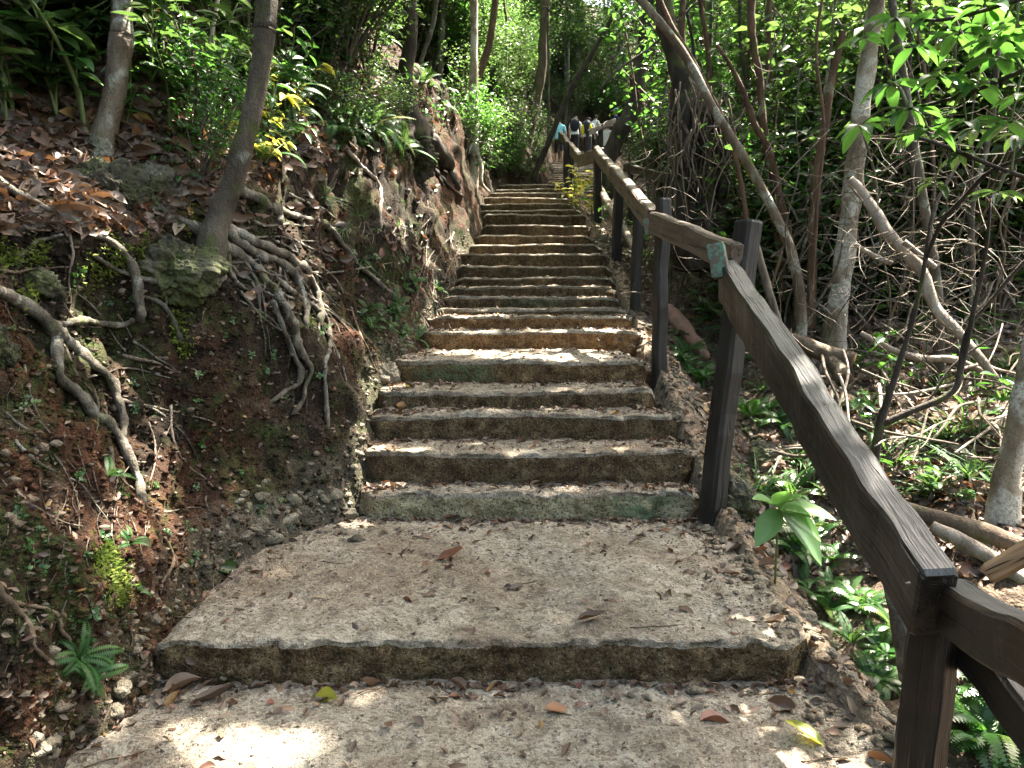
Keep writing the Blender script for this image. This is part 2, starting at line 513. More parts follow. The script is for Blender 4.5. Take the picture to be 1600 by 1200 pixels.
M['pebble'] = mat_rock('pebble', (.06, .045, .031), (.135, .107, .077), (.25, .21, .16), .0)
M['moss'] = mat_leaf('moss_leaf', [(0, (.06, .08, .015)), (.6, (.12, .15, .025)), (1, (.22, .24, .04))], 0.3, .7, .2)

def flat(name, col, rough=.8, bump=0):
    k = NT(name); k.co = k.coord()
    c = k.mix(k.noise(30, 4), col, tuple(x * .75 for x in col))
    return k.done(c, rough, k.bump(k.noise(25, 4), .3, .01), .3)
# ---------------------------------------------------------------- stairway data (photo rows of each lip, distance, ends)
STEPS = [  # lip row at mid-width, distance, left end px, right end px
    (1000, 2.30, 222, 1272), (771, 3.62, 556, 1108), (708, 3.80, 556, 1098), (648, 4.16, 572, 1062), (611, 4.36, 585, 1030),
    (566, 4.78, 606, 1020), (517, 5.90, 655, 1004), (494, 6.15, 664, 992), (482, 6.42, 672, 985), (465, 6.80, 690, 968),
    (447, 7.13, 695, 966), (434, 7.46, 708, 966), (415, 7.87, 714, 956), (396, 8.28, 718, 950), (382, 8.70, 728, 938),
    (368, 9.20, 742, 926), (351, 9.75, 752, 922), (334, 10.30, 754, 918), (328, 10.62, 752, 906), (318, 11.3, 745, 898),
    (308, 12.1, 752, 893), (301, 13.0, 762, 890), (295, 13.9, 770, 884), (288, 14.8, 776, 882)]
ST = []
for (yl, Y, xl, xr) in STEPS:
    p = px(820, yl, Y)
    ST.append(dict(Y=Y, z=p[2], xl=px(xl, yl, Y)[0], xr=px(xr, yl, Y)[0]))
# two more steps below the camera (the photographer stands on the lower one) and the landing in front
LOW = [dict(Y=-1.2, z=-.50, xl=-1.3, xr=1.1), dict(Y=-.2, z=-.34, xl=-1.3, xr=1.1), dict(Y=.55, z=-.17, xl=-1.3, xr=1.1), dict(Y=1.35, z=0.0, xl=-1.3, xr=1.12)]
ALL = LOW + ST
# second flight beyond the bend, climbing to the right
FL2 = []
for k in range(25):
    Y = 16.2 + .64 * k
    zc = float(np.interp(Y, [16.2, 22, 27, 31.6], [3.62, 5.1, 6.26, 7.6]))
    xc = float(np.interp(Y, [16.2, 18, 22, 27, 31.6], [1.25, 1.6, 1.95, 2.1, 3.5]))
    FL2.append(dict(Y=Y, z=zc + .09, xl=xc - .8, xr=xc + .8))

_py = np.array([-40, -4, -1.2] + [s['Y'] + .02 for s in ALL[1:]] + [16.2, 22, 27, 31, 36, 50, 90])
_pz = np.array([-4.5, -1.0, -.5] + [s['z'] for s in ALL[1:]] + [3.62, 5.1, 6.26, 7.45, 8.8, 11, 16])
def path_z(Y):
    """Smooth ramp through the step lips."""
    return np.interp(Y, _py, _pz)

FOOT = [(-1.35, -40), (-1.3, -4), (-1.28, 0), (-1.24, 1.6), (-1.2, 1.95), (-1.18, 2.30), (-1.22, 2.7), (-1.20, 3.05), (-1.0, 3.35), (-.80, 3.62), (-.79, 3.9), (-.86, 4.4), (-.82, 4.8),
        (-.76, 5.5), (-.73, 6.0), (-.64, 6.8), (-.60, 7.4), (-.55, 8.3), (-.46, 9.2), (-.41, 10.2), (-.47, 11.3), (-.38, 13.), (-.27, 14.8), (.1, 15.6), (.7, 16.4),
        (.85, 18), (1.05, 20), (1.15, 23), (1.2, 27), (1.8, 30), (3.2, 33), (7, 37), (14, 41), (30, 47)]
FOOT = np.array(FOOT)
_fs = np.concatenate([[0], np.cumsum(np.linalg.norm(np.diff(FOOT, axis=0), axis=1))])
def foot_xy(s):
    return np.column_stack([np.interp(s, _fs, FOOT[:, 0]), np.interp(s, _fs, FOOT[:, 1])])
def foot_s(Y):
    return np.interp(Y, FOOT[:, 1], _fs)
def cut_h(Y):
    return np.interp(Y, [-5, 2, 3, 4, 5.5, 7, 9, 10.5, 11.6, 12.5, 14, 16, 18, 30], [1.35, 1.35, 1.35, 1.3, 1.5, 1.85, 1.95, 1.7, 1.1, .85, .9, 1.5, 1.7, 1.5])

def bank(s, d):
    """Point on the bank: s along its foot, d (0..) up the section (metres of section length)."""
    s = np.asarray(s, float); d = np.asarray(d, float)
    f = foot_xy(s)
    Y = f[:, 1]
    z0 = path_z(Y) - .06
    H = cut_h(Y)
    L = H / math.sin(R(73))
    k = np.clip(d / L, 0, 1)
    bulge = .10 * np.sin(k * math.pi)
    steep = np.minimum(d, L)
    up = np.maximum(d - L, 0)
    g = 1 - np.exp(-up / .5)                 # ease from the cut into the slope above
    ang = np.interp(Y, [5.5, 9], [R(51), R(43)])
    lx = steep * math.cos(R(73)) + bulge * .35 + up * np.cos(ang)
    lz = steep * math.sin(R(73)) + up * np.sin(ang) * (.55 + .45 * g) * np.interp(up, [0, 5, 12, 30], [1, 1, .72, .5])
    # outward (left) direction turns with the bend
    a = np.interp(Y, [14, 17, 24, 40], [0, R(8), R(22), R(30)])
    p = np.column_stack([f[:, 0] - lx * np.cos(a), f[:, 1] + lx * np.sin(a), z0 + lz])
    w = np.clip(d / .25, 0, 1)
    n = np.interp(Y, [6, 8], [.13, .07]) * fbm(p, 1.0, 3, 5) + .065 * fbm(p, 3.4, 3, 9) + .022 * fbm(p, 12, 3, 21)
    near = np.clip((9 - Y) / 4, .0, 1)
    ridge = .030 * (1 - np.abs(fbm(p * np.array([1, 1, .45]), 8, 3, 31))) + .030 * fbm(p * np.array([1, 1, .14]), 7, 3, 33) * np.clip(1.4 - d / L, 0, 1) + .016 * fbm(p, 34, 2, 41) + .03 * np.clip(vnoise(p, 11, 43) - .15, 0, 1)
    n = n * (.35 + .65 * w) + ridge * near
    p[:, 0] += n * .75 * np.cos(a)
    p[:, 1] += -n * .25
    p[:, 2] += n * .45 * w
    return p

# ---------------------------------------------------------------- hillside on the left
ys = np.concatenate([np.arange(-6, 0, .12), np.arange(0, 6, .02), np.arange(6, 11, .035), np.arange(11, 18, .08), np.arange(18, 47, .3)])
sv = foot_s(ys)
dv = np.concatenate([np.arange(0, 2.2, .022), np.arange(2.2, 5, .05), np.arange(5, 12, .2), np.arange(12, 42, 1.0)])
S, D = np.meshgrid(sv, dv, indexing='ij')
bp = bank(S.ravel(), D.ravel())
# tuck the foot under the steps
fm = D.ravel() < .001
bp[fm, 0] += .10; bp[fm, 2] -= .25
ni, nj = S.shape
idx = np.arange(ni * nj).reshape(ni, nj)
bq = np.stack([idx[:-1, :-1], idx[1:, :-1], idx[1:, 1:], idx[:-1, 1:]], -1).reshape(-1, 4)
_Y = foot_xy(S.ravel())[:, 1]
_L = cut_h(_Y) / math.sin(R(73))
lit = np.clip((D.ravel() - _L * .95 + .25 * fbm(bp, 2.2, 3, 77)) / .35, 0, 1) * .9
rub = np.clip((.22 - D.ravel() + .12 * fbm(bp, 5, 3, 78)) / .1, 0, 1) * np.interp(_Y, [1.5, 2.2, 2.5, 2.9, 3.2, 3.6, 4.0, 5, 9], [.25, .3, .1, .7, .9, .7, .2, .3, .15])
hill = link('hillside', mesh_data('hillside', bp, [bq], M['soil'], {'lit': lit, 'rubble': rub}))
tag(hill, 'steep cut bank of red brown soil with moss above the steps', None, None, 'structure')

# ---------------------------------------------------------------- forest floor to the right (and under the steps)
def floor_z(x, Y):
    p3 = np.column_stack([x, Y, np.zeros(len(x))])
    zr = np.interp(Y, [2, 3.6, 5, 8, 12], [1.12, 1.06, .98, .98, 1.0])
    xr = np.interp(Y, [-4, 1.35, 2.3, 3.62, 4.78, 6, 8.3, 10.3, 14.8, 17, 24, 30], [1.1, 1.12, .96, .96, .92, 1.0, 1.05, 1.0, 1.0, 2.2, 2.8, 4.0])
    xl = np.interp(Y, FOOT[:, 1], FOOT[:, 0])
    d = x - xr
    z = path_z(Y) - .05
    inside = np.clip(-d / .06, 0, 1)
    z = z - .22 * inside
    # ditch beyond the rail on the near stretch
    dep = np.interp(Y, [-3, 0, 2.2, 3.4, 4.6, 6, 9, 14], [.6, .6, .6, .5, .28, .35, .45, .3])
    prof = np.interp(d, [0, .10, .42, .75, 1.25, 2.2, 6, 14, 40], [0, -.10, -.95, -1, -.45, -.1, -.25, -2.2, -6])
    z = z + dep * prof
    z = z + np.clip(d / .5, 0, 1) * (.10 * fbm(p3, .9, 3, 3) + .05 * fbm(p3, 3, 3, 4)) + np.clip(d / .1 + 1, 0, 1) * .02 * fbm(p3, 13, 3, 6)
    return z
fx = np.concatenate([np.arange(-1.2, .7, .3), np.arange(.7, 2.4, .025), np.arange(2.4, 6, .08), np.arange(6, 14, .3), np.arange(14, 45, 1.5)])
fy = np.concatenate([np.arange(-6, 1, .15), np.arange(1, 5.5, .025), np.arange(5.5, 10, .05), np.arange(10, 18, .12), np.arange(18, 60, .8)])
FX, FY = np.meshgrid(fx, fy, indexing='ij')
fz = floor_z(FX.ravel(), FY.ravel())
fp = np.column_stack([FX.ravel(), FY.ravel(), fz])
ni, nj = FX.shape
idx = np.arange(ni * nj).reshape(ni, nj)
fq = np.stack([idx[:-1, :-1], idx[1:, :-1], idx[1:, 1:], idx[:-1, 1:]], -1).reshape(-1, 4)
_d = FX.ravel() - np.interp(FY.ravel(), [-4, 2.3, 4.78, 8.3, 14.8, 24], [1.1, .96, .92, 1.05, 1.0, 3.6])
rubf = np.clip((.30 - _d + .2 * fbm(fp, 4, 3, 8)) / .15, 0, 1) * .8
floor_o = link('forest_floor', mesh_data('forest_floor', fp, [fq], M['floor'], {'rubble': rubf}))
tag(floor_o, 'forest ground strewn with litter falling away beside the railing', None, None, 'structure')

# ---------------------------------------------------------------- stairway: every step a slab of its own
stair = bpy.data.objects.new('stairway', None); COL.objects.link(stair)
tag(stair, 'long flight of worn concrete steps climbing through the forest', None, None, 'structure')

def make_step(i, s, zprev, Yn, znext, fine):
    dx = .012 if fine == 2 else (.025 if fine == 1 else .06)
    xs = np.arange(s['xl'], s['xr'] + dx, dx)
    dep = Yn - s['Y'] + .06
    nt = {2: int(dep / .014), 1: max(6, int(dep / .03)), 0: 5}[fine]
    nr = {2: 16, 1: 10, 0: 5}[fine]
    h = s['z'] - (zprev - .06)
    r = .022
    # section: (back offset, height below lip, kind)
    sec = [(0.0 + .012 * (1 - t), -h + (h - r) * t) for t in np.linspace(0, 1, nr)]
    sec += [(r * (1 - math.cos(a)), -r + r * math.sin(a)) for a in (R(30), R(60), R(90))]
    sec += [(r + (dep - r) * t, 0) for t in np.linspace(0, 1, nt + 1)[1:]]
    sec = np.array(sec)
    ns = len(sec)
    X = np.repeat(xs, ns)
    yo = np.tile(sec[:, 0], len(xs)); zo = np.tile(sec[:, 1], len(xs))
    c = (X - (s['xl'] + s['xr']) / 2) / ((s['xr'] - s['xl']) / 2)
    lipx = np.column_stack([X, np.full_like(X, i * 7.3), np.zeros_like(X)])
    bow = .05 * c ** 2 * (1 if i % 3 else -.3) + .018 * fbm(lipx, 1.4, 2, 50 + i) + .008 * fbm(lipx, 9, 3, 51 + i)
    lipz = .010 * fbm(lipx, 1.5, 2, 52 + i) + .006 * fbm(lipx, 12, 3, 53 + i)
    back = np.clip(yo / dep, 0, 1)
    zb = (znext - s['z'])                   # the tread rises a little towards the next riser
    Yw = s['Y'] + yo + bow * (1 - back)
    Zw = s['z'] + zo + lipz * np.where(yo < r + 1e-6, 1, 1 - back) + zb * back
    # crumbled ends
    ed = np.minimum(X - s['xl'], s['xr'] - X)
    wE = .10 if fine else .05
    cr = np.clip(1 - ed / wE, 0, 1)
    crn = cr * (.5 + .5 * vnoise(lipx, 14, 60 + i))
    Zw -= np.where(zo > -h * .6, .07 * crn ** 1.5, 0)
    Yw += .08 * cr ** 2 * (1 - back)
    P = np.column_stack([X, Yw, Zw])
    top = (zo > -r * .5)
    if fine:
        g = fbm(P, 26, 3, 70) * .006 + fbm(P, 8, 3, 71) * .008
        P[:, 2] += np.where(top, g, 0)
        f = fbm(P * np.array([1, 1, 1.3]), 17, 4, 72) * .013 + np.abs(fbm(P, 7, 3, 73)) * .010 + np.clip(vnoise(P, 38, 74) - .25, 0, 1) * .022
        P[:, 1] += np.where(~top, f, 0)
        low = np.clip((-zo - h * .62) / (h * .3), 0, 1)
        P[:, 1] += np.where(~top, low * (.012 + .02 * fbm(lipx, 8, 3, 75 + i)), 0)
    n0 = len(xs)
    idx = np.arange(n0 * ns).reshape(n0, ns)
    q = np.stack([idx[:-1, :-1], idx[1:, :-1], idx[1:, 1:], idx[:-1, 1:]], -1).reshape(-1, 4)
    kind = (np.tile(sec[:, 1], n0).reshape(n0, ns)[:-1, :-1] > -r * 1.5).astype(int).ravel()   # 1 = tread
    # end skirts
    V = [P]; Q = [q]; K = [1 - kind]
    base = n0 * ns
    for e, sg in ((0, -1), (n0 - 1, 1)):
        col = P[e * ns:(e + 1) * ns].copy()
        col[:, 0] += sg * .03; col[:, 2] = np.minimum(col[:, 2], zprev - .02) - .06
        V.append(col)
        a = idx[e]; b = base + np.arange(ns)
        qq = np.stack([a[:-1], a[1:], b[1:], b[:-1]], -1)
        if sg > 0: qq = qq[:, ::-1]
        Q.append(qq); K.append(np.ones(len(qq), int)); base += ns
    V = np.concatenate(V); Q = np.concatenate(Q); K = np.concatenate(K)
    pale = np.zeros(len(V)); rust = np.zeros(len(V)); green = np.zeros(len(V))
    n = vnoise(V, 6, 81)
    if i == 1: pale[:] = .85
    if i in (6, 7): rust[:] = np.clip(.9 + .5 * n, 0, 1) if i == 6 else 1.0  # bounce glow of the sunlit tread, put into the riser colour
    if i in (2, 3, 4, 0): rust[:] = .2  # faint even share of the same orange
    if i > 7: rust[:] = .22
    def gp(cx, w, amt): 
        return amt * np.clip(1.6 - np.abs(V[:, 0] - cx) / w + .6 * n, 0, 1)
    if i == 1: green = np.maximum(green, gp(.62, .14, 1))
    if i == 5: green = np.maximum(green, gp(-.42, .22, .75)); rust[:] = .5
    if i == 9: green = np.maximum(green, gp(.3, .3, .45))
    me = mesh_data('step', V, [Q], [M['tread'], M['riser']], {'pale': pale, 'rust': rust, 'green': green}, K)
    o = link('step', me, stair)
    return o, V, Q

step_geo = []
STEP_LABEL = {0: 'broad dark lowest riser with a crumbled end', 1: 'pale riser with a faded green paint patch', 5: 'mossy green riser below the sunlit landing', 6: 'riser with orange bounce glow painted in'}
for i, s in enumerate(ALL):
    nl = len(LOW)
    zprev = ALL[i - 1]['z'] if i else s['z'] - .2
    nxt = ALL[i + 1] if i + 1 < len(ALL) else dict(Y=16.4, z=3.75)
    zn = s['z'] + {nl: .02, nl - 1: .015, nl + 5: .03}.get(i, .008)
    k = i - nl
    fine = 2 if -1 <= k <= 1 else (1 if k in range(2, 12) else 0)
    o, V, Q = make_step(k, s, zprev, nxt['Y'], zn, fine)
    if k in STEP_LABEL: o['label'] = STEP_LABEL[k]
    step_geo.append((V, Q))
for i, s in enumerate(FL2):
    zprev = FL2[i - 1]['z'] if i else s['z'] - .18
    nY = FL2[i + 1]['Y'] if i + 1 < len(FL2) else s['Y'] + 1.2
    o, V, Q = make_step(40 + i, s, zprev, nY, s['z'] + .01, 0)
    step_geo.append((V, Q))

# ---------------------------------------------------------------- ray casting from the photograph's pixels onto the ground
_vs, _qs, _o = [bp, fp], [bq, fq + len(bp)], len(bp) + len(fp)
for V, Q in step_geo:
    _vs.append(V); _qs.append(Q + _o); _o += len(V)
_allv = np.concatenate(_vs); _allq = np.concatenate(_qs)
BVH = BVHTree.FromPolygons(_allv.tolist(), _allq.tolist())
CAMP = Vector((0, 0, CAM_H))
NBANK = len(bq)
LAST = [None]
def is_bank(x, y):
    return LAST[0] is not None and LAST[0] < NBANK      # what the last hit() met
def hit(x, y):
    p = px(x, y, 1.0)
    d = Vector(p) - CAMP; d.normalize()
    loc, nor, i, dist = BVH.ray_cast(CAMP, d)
    LAST[0] = i
    if loc is None: return None, None
    n = np.array(nor)
    if n @ np.array(d) > 0: n = -n
    return np.array(loc), n
def drop(x, Y, z=30):
    loc, nor, i, dist = BVH.ray_cast(Vector((x, Y, z)), Vector((0, 0, -1)))
    if loc is None: return None, None
    n = np.array(nor)
    return np.array(loc), n if n[2] > 0 else -n
# ---------------------------------------------------------------- wooden handrail
def beam(parent, name, p0, p1, w, h, mat, seed=0, wave=.012, n=26, taper=1.0, roll=0.0, cham=.010, topmat=None):
    """Hewn timber from p0 to p1; w across, h high; local X runs along it (grain)."""
    p0, p1 = np.asarray(p0, float), np.asarray(p1, float)
    Lv = p1 - p0; L = np.linalg.norm(Lv)
    c = cham
    sec = np.array([(-w/2 + c, -h/2), (w/2 - c, -h/2), (w/2, -h/2 + c), (w/2, h/2 - c), (w/2 - c, h/2), (-w/2 + c, h/2), (-w/2, h/2 - c), (-w/2, -h/2 + c)])
    ts = np.concatenate([[0, .004 / L], np.linspace(.012 / L, 1 - .012 / L, n), [1 - .004 / L, 1]])
    V = []
    for t in ts:
        e = min(t, 1 - t) * L
        k = (1 - .10 * max(0, 1 - e / .012)) * (1 + (taper - 1) * t)
        q = np.array([t * 1.9 * L, seed * 3.1, .3])[None]
        wy = wave * fbm(q, 1.6, 2, seed)[0]; wz = wave * fbm(q, 1.9, 2, seed + 5)[0]
        ring = np.column_stack([np.full(8, t * L), sec[:, 0] * k + wy, sec[:, 1] * k + wz])
        ring[:, 1:] += .004 * np.column_stack([vnoise(ring + seed, 9, 3), vnoise(ring + seed, 9, 4)])
        V.append(ring)
    m = len(V); V = np.concatenate(V)
    i = np.arange(m - 1)[:, None] * 8; j = np.arange(8)[None]; j2 = (j + 1) % 8
    q = np.stack([i + j, i + 8 + j, i + 8 + j2, i + j2], -1).reshape(-1, 4)
    caps = np.array([list(range(8)), list(range((m - 1) * 8 + 7, (m - 1) * 8 - 1, -1))])
    mi = None
    if topmat is not None:
        mi = np.concatenate([np.tile((np.arange(8) == 4).astype(int), m - 1), [0, 0]])
    me = mesh_data(name, V, [q, caps], [mat] if topmat is None else [mat, topmat], None, mi, smooth=False)
    o = link(name, me, parent)
    x = norm(Lv); upv = np.array([0, 0, 1.0]) if abs(x[2]) < .9 else np.array([0, 1.0, 0])
    y = norm(np.cross(upv, x)); z = np.cross(x, y)
    if roll:
        y, z = math.cos(roll) * y + math.sin(roll) * z, -math.sin(roll) * y + math.cos(roll) * z
    mt = Matrix(((x[0], y[0], z[0], p0[0]), (x[1], y[1], z[1], p0[1]), (x[2], y[2], z[2], p0[2]), (0, 0, 0, 1)))
    o.matrix_world = mt
    return o

rail = thing('handrail', 'dark timber handrail on square posts running beside the steps', 'handrail')
def post(par, x0, y0, x1, y1, Y, w, seed, extra=.35, mat='wood_post', roll=.35):
    a = px(x0, y0, Y); b = px(x1, y1, Y)
    b = b + (b - a) / np.linalg.norm(b - a) * extra
    return beam(par, 'post', b, a, w, w * 1.05, M[mat], seed, .008, 18, 1.0, roll, .014)
P1 = post(rail, 1472, 935, 1434, 1200, 1.70, .088, 1, .7, 'wood', .60)
P1['label'] = 'scuffed dark post with a scraped pale patch'
post(rail, 1170, 345, 1112, 790, 3.56, .098, 2, .35, roll=.5)
post(rail, 1036, 310, 1030, 583, 4.80, .080, 3, roll=.3)
post(rail, 998, 322, 993, 476, 6.62, .078, 4, roll=.3)
post(rail, 967, 280, 963, 410, 8.32, .092, 5, roll=.2)
post(rail, 934, 236, 934, 345, 10.3, .094, 6, roll=.2)
post(rail, 884, 222, 885, 292, 13.6, .09, 7, roll=.2)
post(rail, 893, 236, 892, 288, 14.6, .09, 8, roll=.2)
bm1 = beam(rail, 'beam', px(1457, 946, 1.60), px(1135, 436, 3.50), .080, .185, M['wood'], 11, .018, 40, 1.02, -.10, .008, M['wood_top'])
bm1['label'] = 'long sloping dark beam with a worn top painted paler for sky light'
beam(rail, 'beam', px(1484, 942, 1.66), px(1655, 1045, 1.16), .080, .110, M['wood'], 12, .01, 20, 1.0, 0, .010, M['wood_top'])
beam(rail, 'brace', px(1497, 990, 1.72), px(1690, 1230, 1.35), .07, .10, M['wood_post'], 13, .01, 16)
beam(rail, 'beam', px(1150, 402, 3.50), px(1020, 347, 4.72), .062, .128, M['wood_worn'], 14, .008, 26)
bm3 = beam(rail, 'beam', px(1021, 345, 4.86), px(931, 238, 10.35), .075, .15, M['wood_worn'], 15, .012, 40)
beam(rail, 'beam', px(940, 240, 10.30), px(903, 252, 11.6), .06, .17, M['wood_worn'], 16, .01, 14)
beam(rail, 'beam', px(908, 251, 11.7), px(875, 212, 16.6), .08, .17, M['wood_worn'], 17, .02, 20)
gb = beam(rail, 'end_block', px(1119, 381, 3.43), px(1126, 434, 3.40), .075, .05, M['green'], 18, .003, 8, 1.0, .45, .004)
gb['label'] = 'end block with flaking green paint'
beam(rail, 'end_block', px(1008, 342, 4.80), px(1013, 366, 4.79), .035, .03, M['green'], 19, .003, 8, 1.0, .2, .003)['label'] = 'small chipped green end block'
# dark knot hole cut on the side of the long beam
def knot():
    c = px(1211, 568, 2.72) + np.array([-.012, -.004, 0])
    mb = MB()
    v = [c + np.array([0, a, b]) for a, b in ((0, .045), (-.02, .012), (-.028, -.004), (-.012, -.018), (0, -.045), (.02, -.012), (.026, .004), (.012, .016))]
    v += [c + np.array([.045, 0, 0])]
    t = [(k, (k + 1) % 8, 8) for k in range(8)]
    mb.add(v, None, t)
    return mb.build('knot_hole', flat('knot_dark', (.006, .004, .003)), rail, False)
knot()

rail2 = thing('handrail', 'short side rail of dark timber behind the bend', 'handrail')
beam(rail2, 'beam', px(977, 262, 11.2), px(1052, 281, 9.6), .07, .12, M['wood'], 31, .01, 14)
beam(rail2, 'post', px(1046, 340, 9.6) - np.array([0, 0, .3]), px(1046, 272, 9.6), .08, .08, M['wood_post'], 32, .01, 10)
beam(rail2, 'post', px(985, 318, 11.) - np.array([0, 0, .3]), px(985, 255, 11.), .08, .08, M['wood_post'], 33, .01, 10)
rail3 = thing('handrail', 'weathered rail far up the second flight where hikers stand', 'handrail')
beam(rail3, 'beam', px(917, 208, 22.2), px(962, 188, 23.4), .08, .14, M['wood_worn'], 34, .01, 14)
for k, (x, y, y2, Y) in enumerate(((918, 204, 238, 22.2), (940, 194, 232, 22.8), (961, 186, 226, 23.4))):
    beam(rail3, 'post', px(x, y2, Y) - np.array([0, 0, .3]), px(x, y, Y), .09, .09, M['wood_post'], 35 + k, .01, 8)

# broken timber lying against the rail corner
brk = tag(beam(None, 'broken_timber', px(1545, 893, 2.05), px(1640, 846, 1.95), .05, .055, M['wood_raw'], 41, .012, 14, 1.1),
          'freshly broken pale orange timber jutting up behind the rail corner', 'timber')

# nail heads on the corner joint
for (x, y, Y) in ((1414, 912, 1.565), (1150, 470, 3.30)):
    v, q, t = tube([px(x, y, Y), px(x, y, Y) + np.array([.012, .004, 0])], [.0035, .0035], 8, 3)
    MB().add(v, q, t).build('nail', flat('nail_metal', (.10, .075, .06), .5), rail)
# ---------------------------------------------------------------- roots, trees and logs placed where the photograph shows them
def smooth_pts(P, k=1):
    P = np.asarray(P, float)
    for _ in range(k):
        Q = P.copy()
        Q[1:-1] = .25 * P[:-2] + .5 * P[1:-1] + .25 * P[2:]
        P = Q
    return P

def root_mesh(name, pts, w0, w1, mat, parent=None, lift=.55, seed=0, seg=9, sink=True):
    """Root over the bank: pts are photo pixels laid on the ground they show."""
    dens = spline(np.array(pts, float), max(8, len(pts) * 3))
    P, W = [], []
    for i, (x, y) in enumerate(dens):
        h, n = hit(x, y)
        if h is None: continue
        r = .80 * (w0 + (w1 - w0) * i / (len(dens) - 1)) / 2 * h[1] / FPX
        P.append(h + n * r * lift); W.append(r)
    P = np.array(P); W = np.array(W)
    # keep the run continuous in depth: blend jumps
    P = smooth_pts(P, 3)
    tocam = norm(np.array([0, 0, CAM_H]) - P)
    P = P + tocam * W[:, None] * .5
    if sink:
        P[-1] -= tocam[-1] * W[-1] * 3.0
        W[-1] *= .6
    k = 1 + .24 * fbm(P, 10, 3, seed)
    P = P + (.35 * W[:, None]) * np.column_stack([vnoise(P, 16, seed + 1), vnoise(P, 16, seed + 2), vnoise(P, 16, seed + 3)])
    v, q, t = tube(P, W * k, seg, len(P) * 4, .38, seed)
    return MB().add(v, q, t).build(name, mat, parent)

def trunk_pts(pts):
    """pts: (x, y, Y, width px) -> world points and radii."""
    P = np.array([px(x, y, Y) for x, y, Y, w in pts]); r = np.array([w / 2 * Y / FPX for x, y, Y, w in pts])
    return P, r

def tree_px(name, label, cat, pts, mat, part='trunk', top=None, seed=0, wob=.14, seg=12, base_ground=False, group=None, flare=1.0):
    """A trunk standing where its pixels and distances put it; top = height to carry it on to (out of the picture)."""
    P, r = trunk_pts(pts)
    if base_ground:
        h, n = hit(pts[-1][0], pts[-1][1])
        if h is not None:
            f = h[1] / pts[-1][2]
            P, r = trunk_pts([(x, y, Y * f, w) for x, y, Y, w in pts])
    if flare != 1.0: r[-1] *= flare
    # run into the ground
    d = norm(P[-1] - P[-2]); P = np.vstack([P, P[-1] + np.array([d[0] * .1, d[1] * .1, -.22])]); r = np.append(r, r[-1] * 1.05)
    if top:
        d = norm(P[0] - P[1]); d[2] = max(d[2], .4)
        n = (top - P[0][2]) / d[2]
        a = [P[0] + d * n * t + np.array([random.uniform(-.15, .15), random.uniform(-.15, .15), 0]) * t for t in (1, .66, .33)]
        P = np.vstack([a, P]); r = np.concatenate([[r[0] * .35, r[0] * .6, r[0] * .85], r])
    o = thing(name, label, cat, P[-2], group=group)
    v, q, t = tube(P - P[-2], r, seg, len(P) * 6, wob, seed)
    MB().add(v, q, t).build(part, mat, o)
    return o, P, r

TREES = []          # (object, top point) for crowns
def child_tube(o, name, P, r, mat, seed=0, seg=8, wob=.15):
    L = np.array(o.location)
    v, q, t = tube(np.asarray(P) - L, r, seg, len(P) * 4, wob, seed)
    return MB().add(v, q, t).build(name, mat, o)

# tree gripping the bank with spreading roots
h0, n0 = hit(330, 384)
Yb = h0[1]
t1, P, r = tree_px('tree', 'leaning grey brown tree gripping the bank with bare spreading roots', 'tree',
    [(418, -30, Yb, 30), (414, 50, Yb, 30), (402, 130, Yb, 30), (386, 205, Yb, 31), (369, 265, Yb, 32), (351, 318, Yb, 37), (338, 355, Yb * .995, 43), (330, 384, Yb * .99, 47)],
    M['bark_lean'], top=8.5, seed=3, wob=.16, seg=16)
TREES.append((t1, P[0]))
def troots(tree, lst, mat):
    for k, (pts, w0, w1) in enumerate(lst):
        o = root_mesh('root', pts, w0, w1, mat, None, seed=60 + k)
        o.parent = tree
        o.matrix_parent_inverse = Matrix.Translation(-tree.location)
troots(t1, [
    ([(340, 352), (372, 376), (400, 398), (440, 412), (462, 436), (474, 462), (476, 490), (480, 516)], 24, 11),
    ([(334, 368), (352, 392), (380, 403), (413, 433), (437, 473), (458, 513), (462, 540), (483, 570), (487, 582), (477, 602), (474, 625), (452, 655)], 25, 8),
    ([(424, 470), (433, 493), (450, 527), (458, 557), (472, 577), (468, 597), (447, 610), (420, 630)], 13, 9),
    ([(340, 345), (360, 360), (392, 376), (430, 394), (470, 418), (492, 450), (499, 476), (498, 512)], 22, 15),
    ([(408, 426), (436, 440), (464, 464), (490, 478), (510, 497), (516, 530), (512, 555), (506, 580), (510, 633), (512, 676)], 11, 8),
    ([(322, 378), (334, 402), (347, 422), (343, 444), (326, 457), (306, 465), (280, 456), (252, 444), (226, 436), (196, 427), (172, 415), (140, 396)], 17, 8),
    ([(358, 296), (382, 302), (410, 314), (430, 328), (437, 350)], 24, 20),
    ([(392, 303), (415, 316), (440, 330), (473, 342), (507, 348), (523, 367), (547, 397), (563, 420), (587, 437), (604, 456)], 13, 9),
    ([(318, 366), (296, 350), (270, 338), (255, 344)], 26, 8),
    ([(352, 392), (356, 420), (366, 440), (390, 456)], 16, 5),
    ([(470, 450), (472, 470), (476, 496), (478, 520)], 8, 6),
    ([(497, 486), (498, 520), (496, 555)], 5, 3),
    ([(345, 400), (372, 428), (394, 438), (420, 452)], 7, 3),
], M['bark_root'])
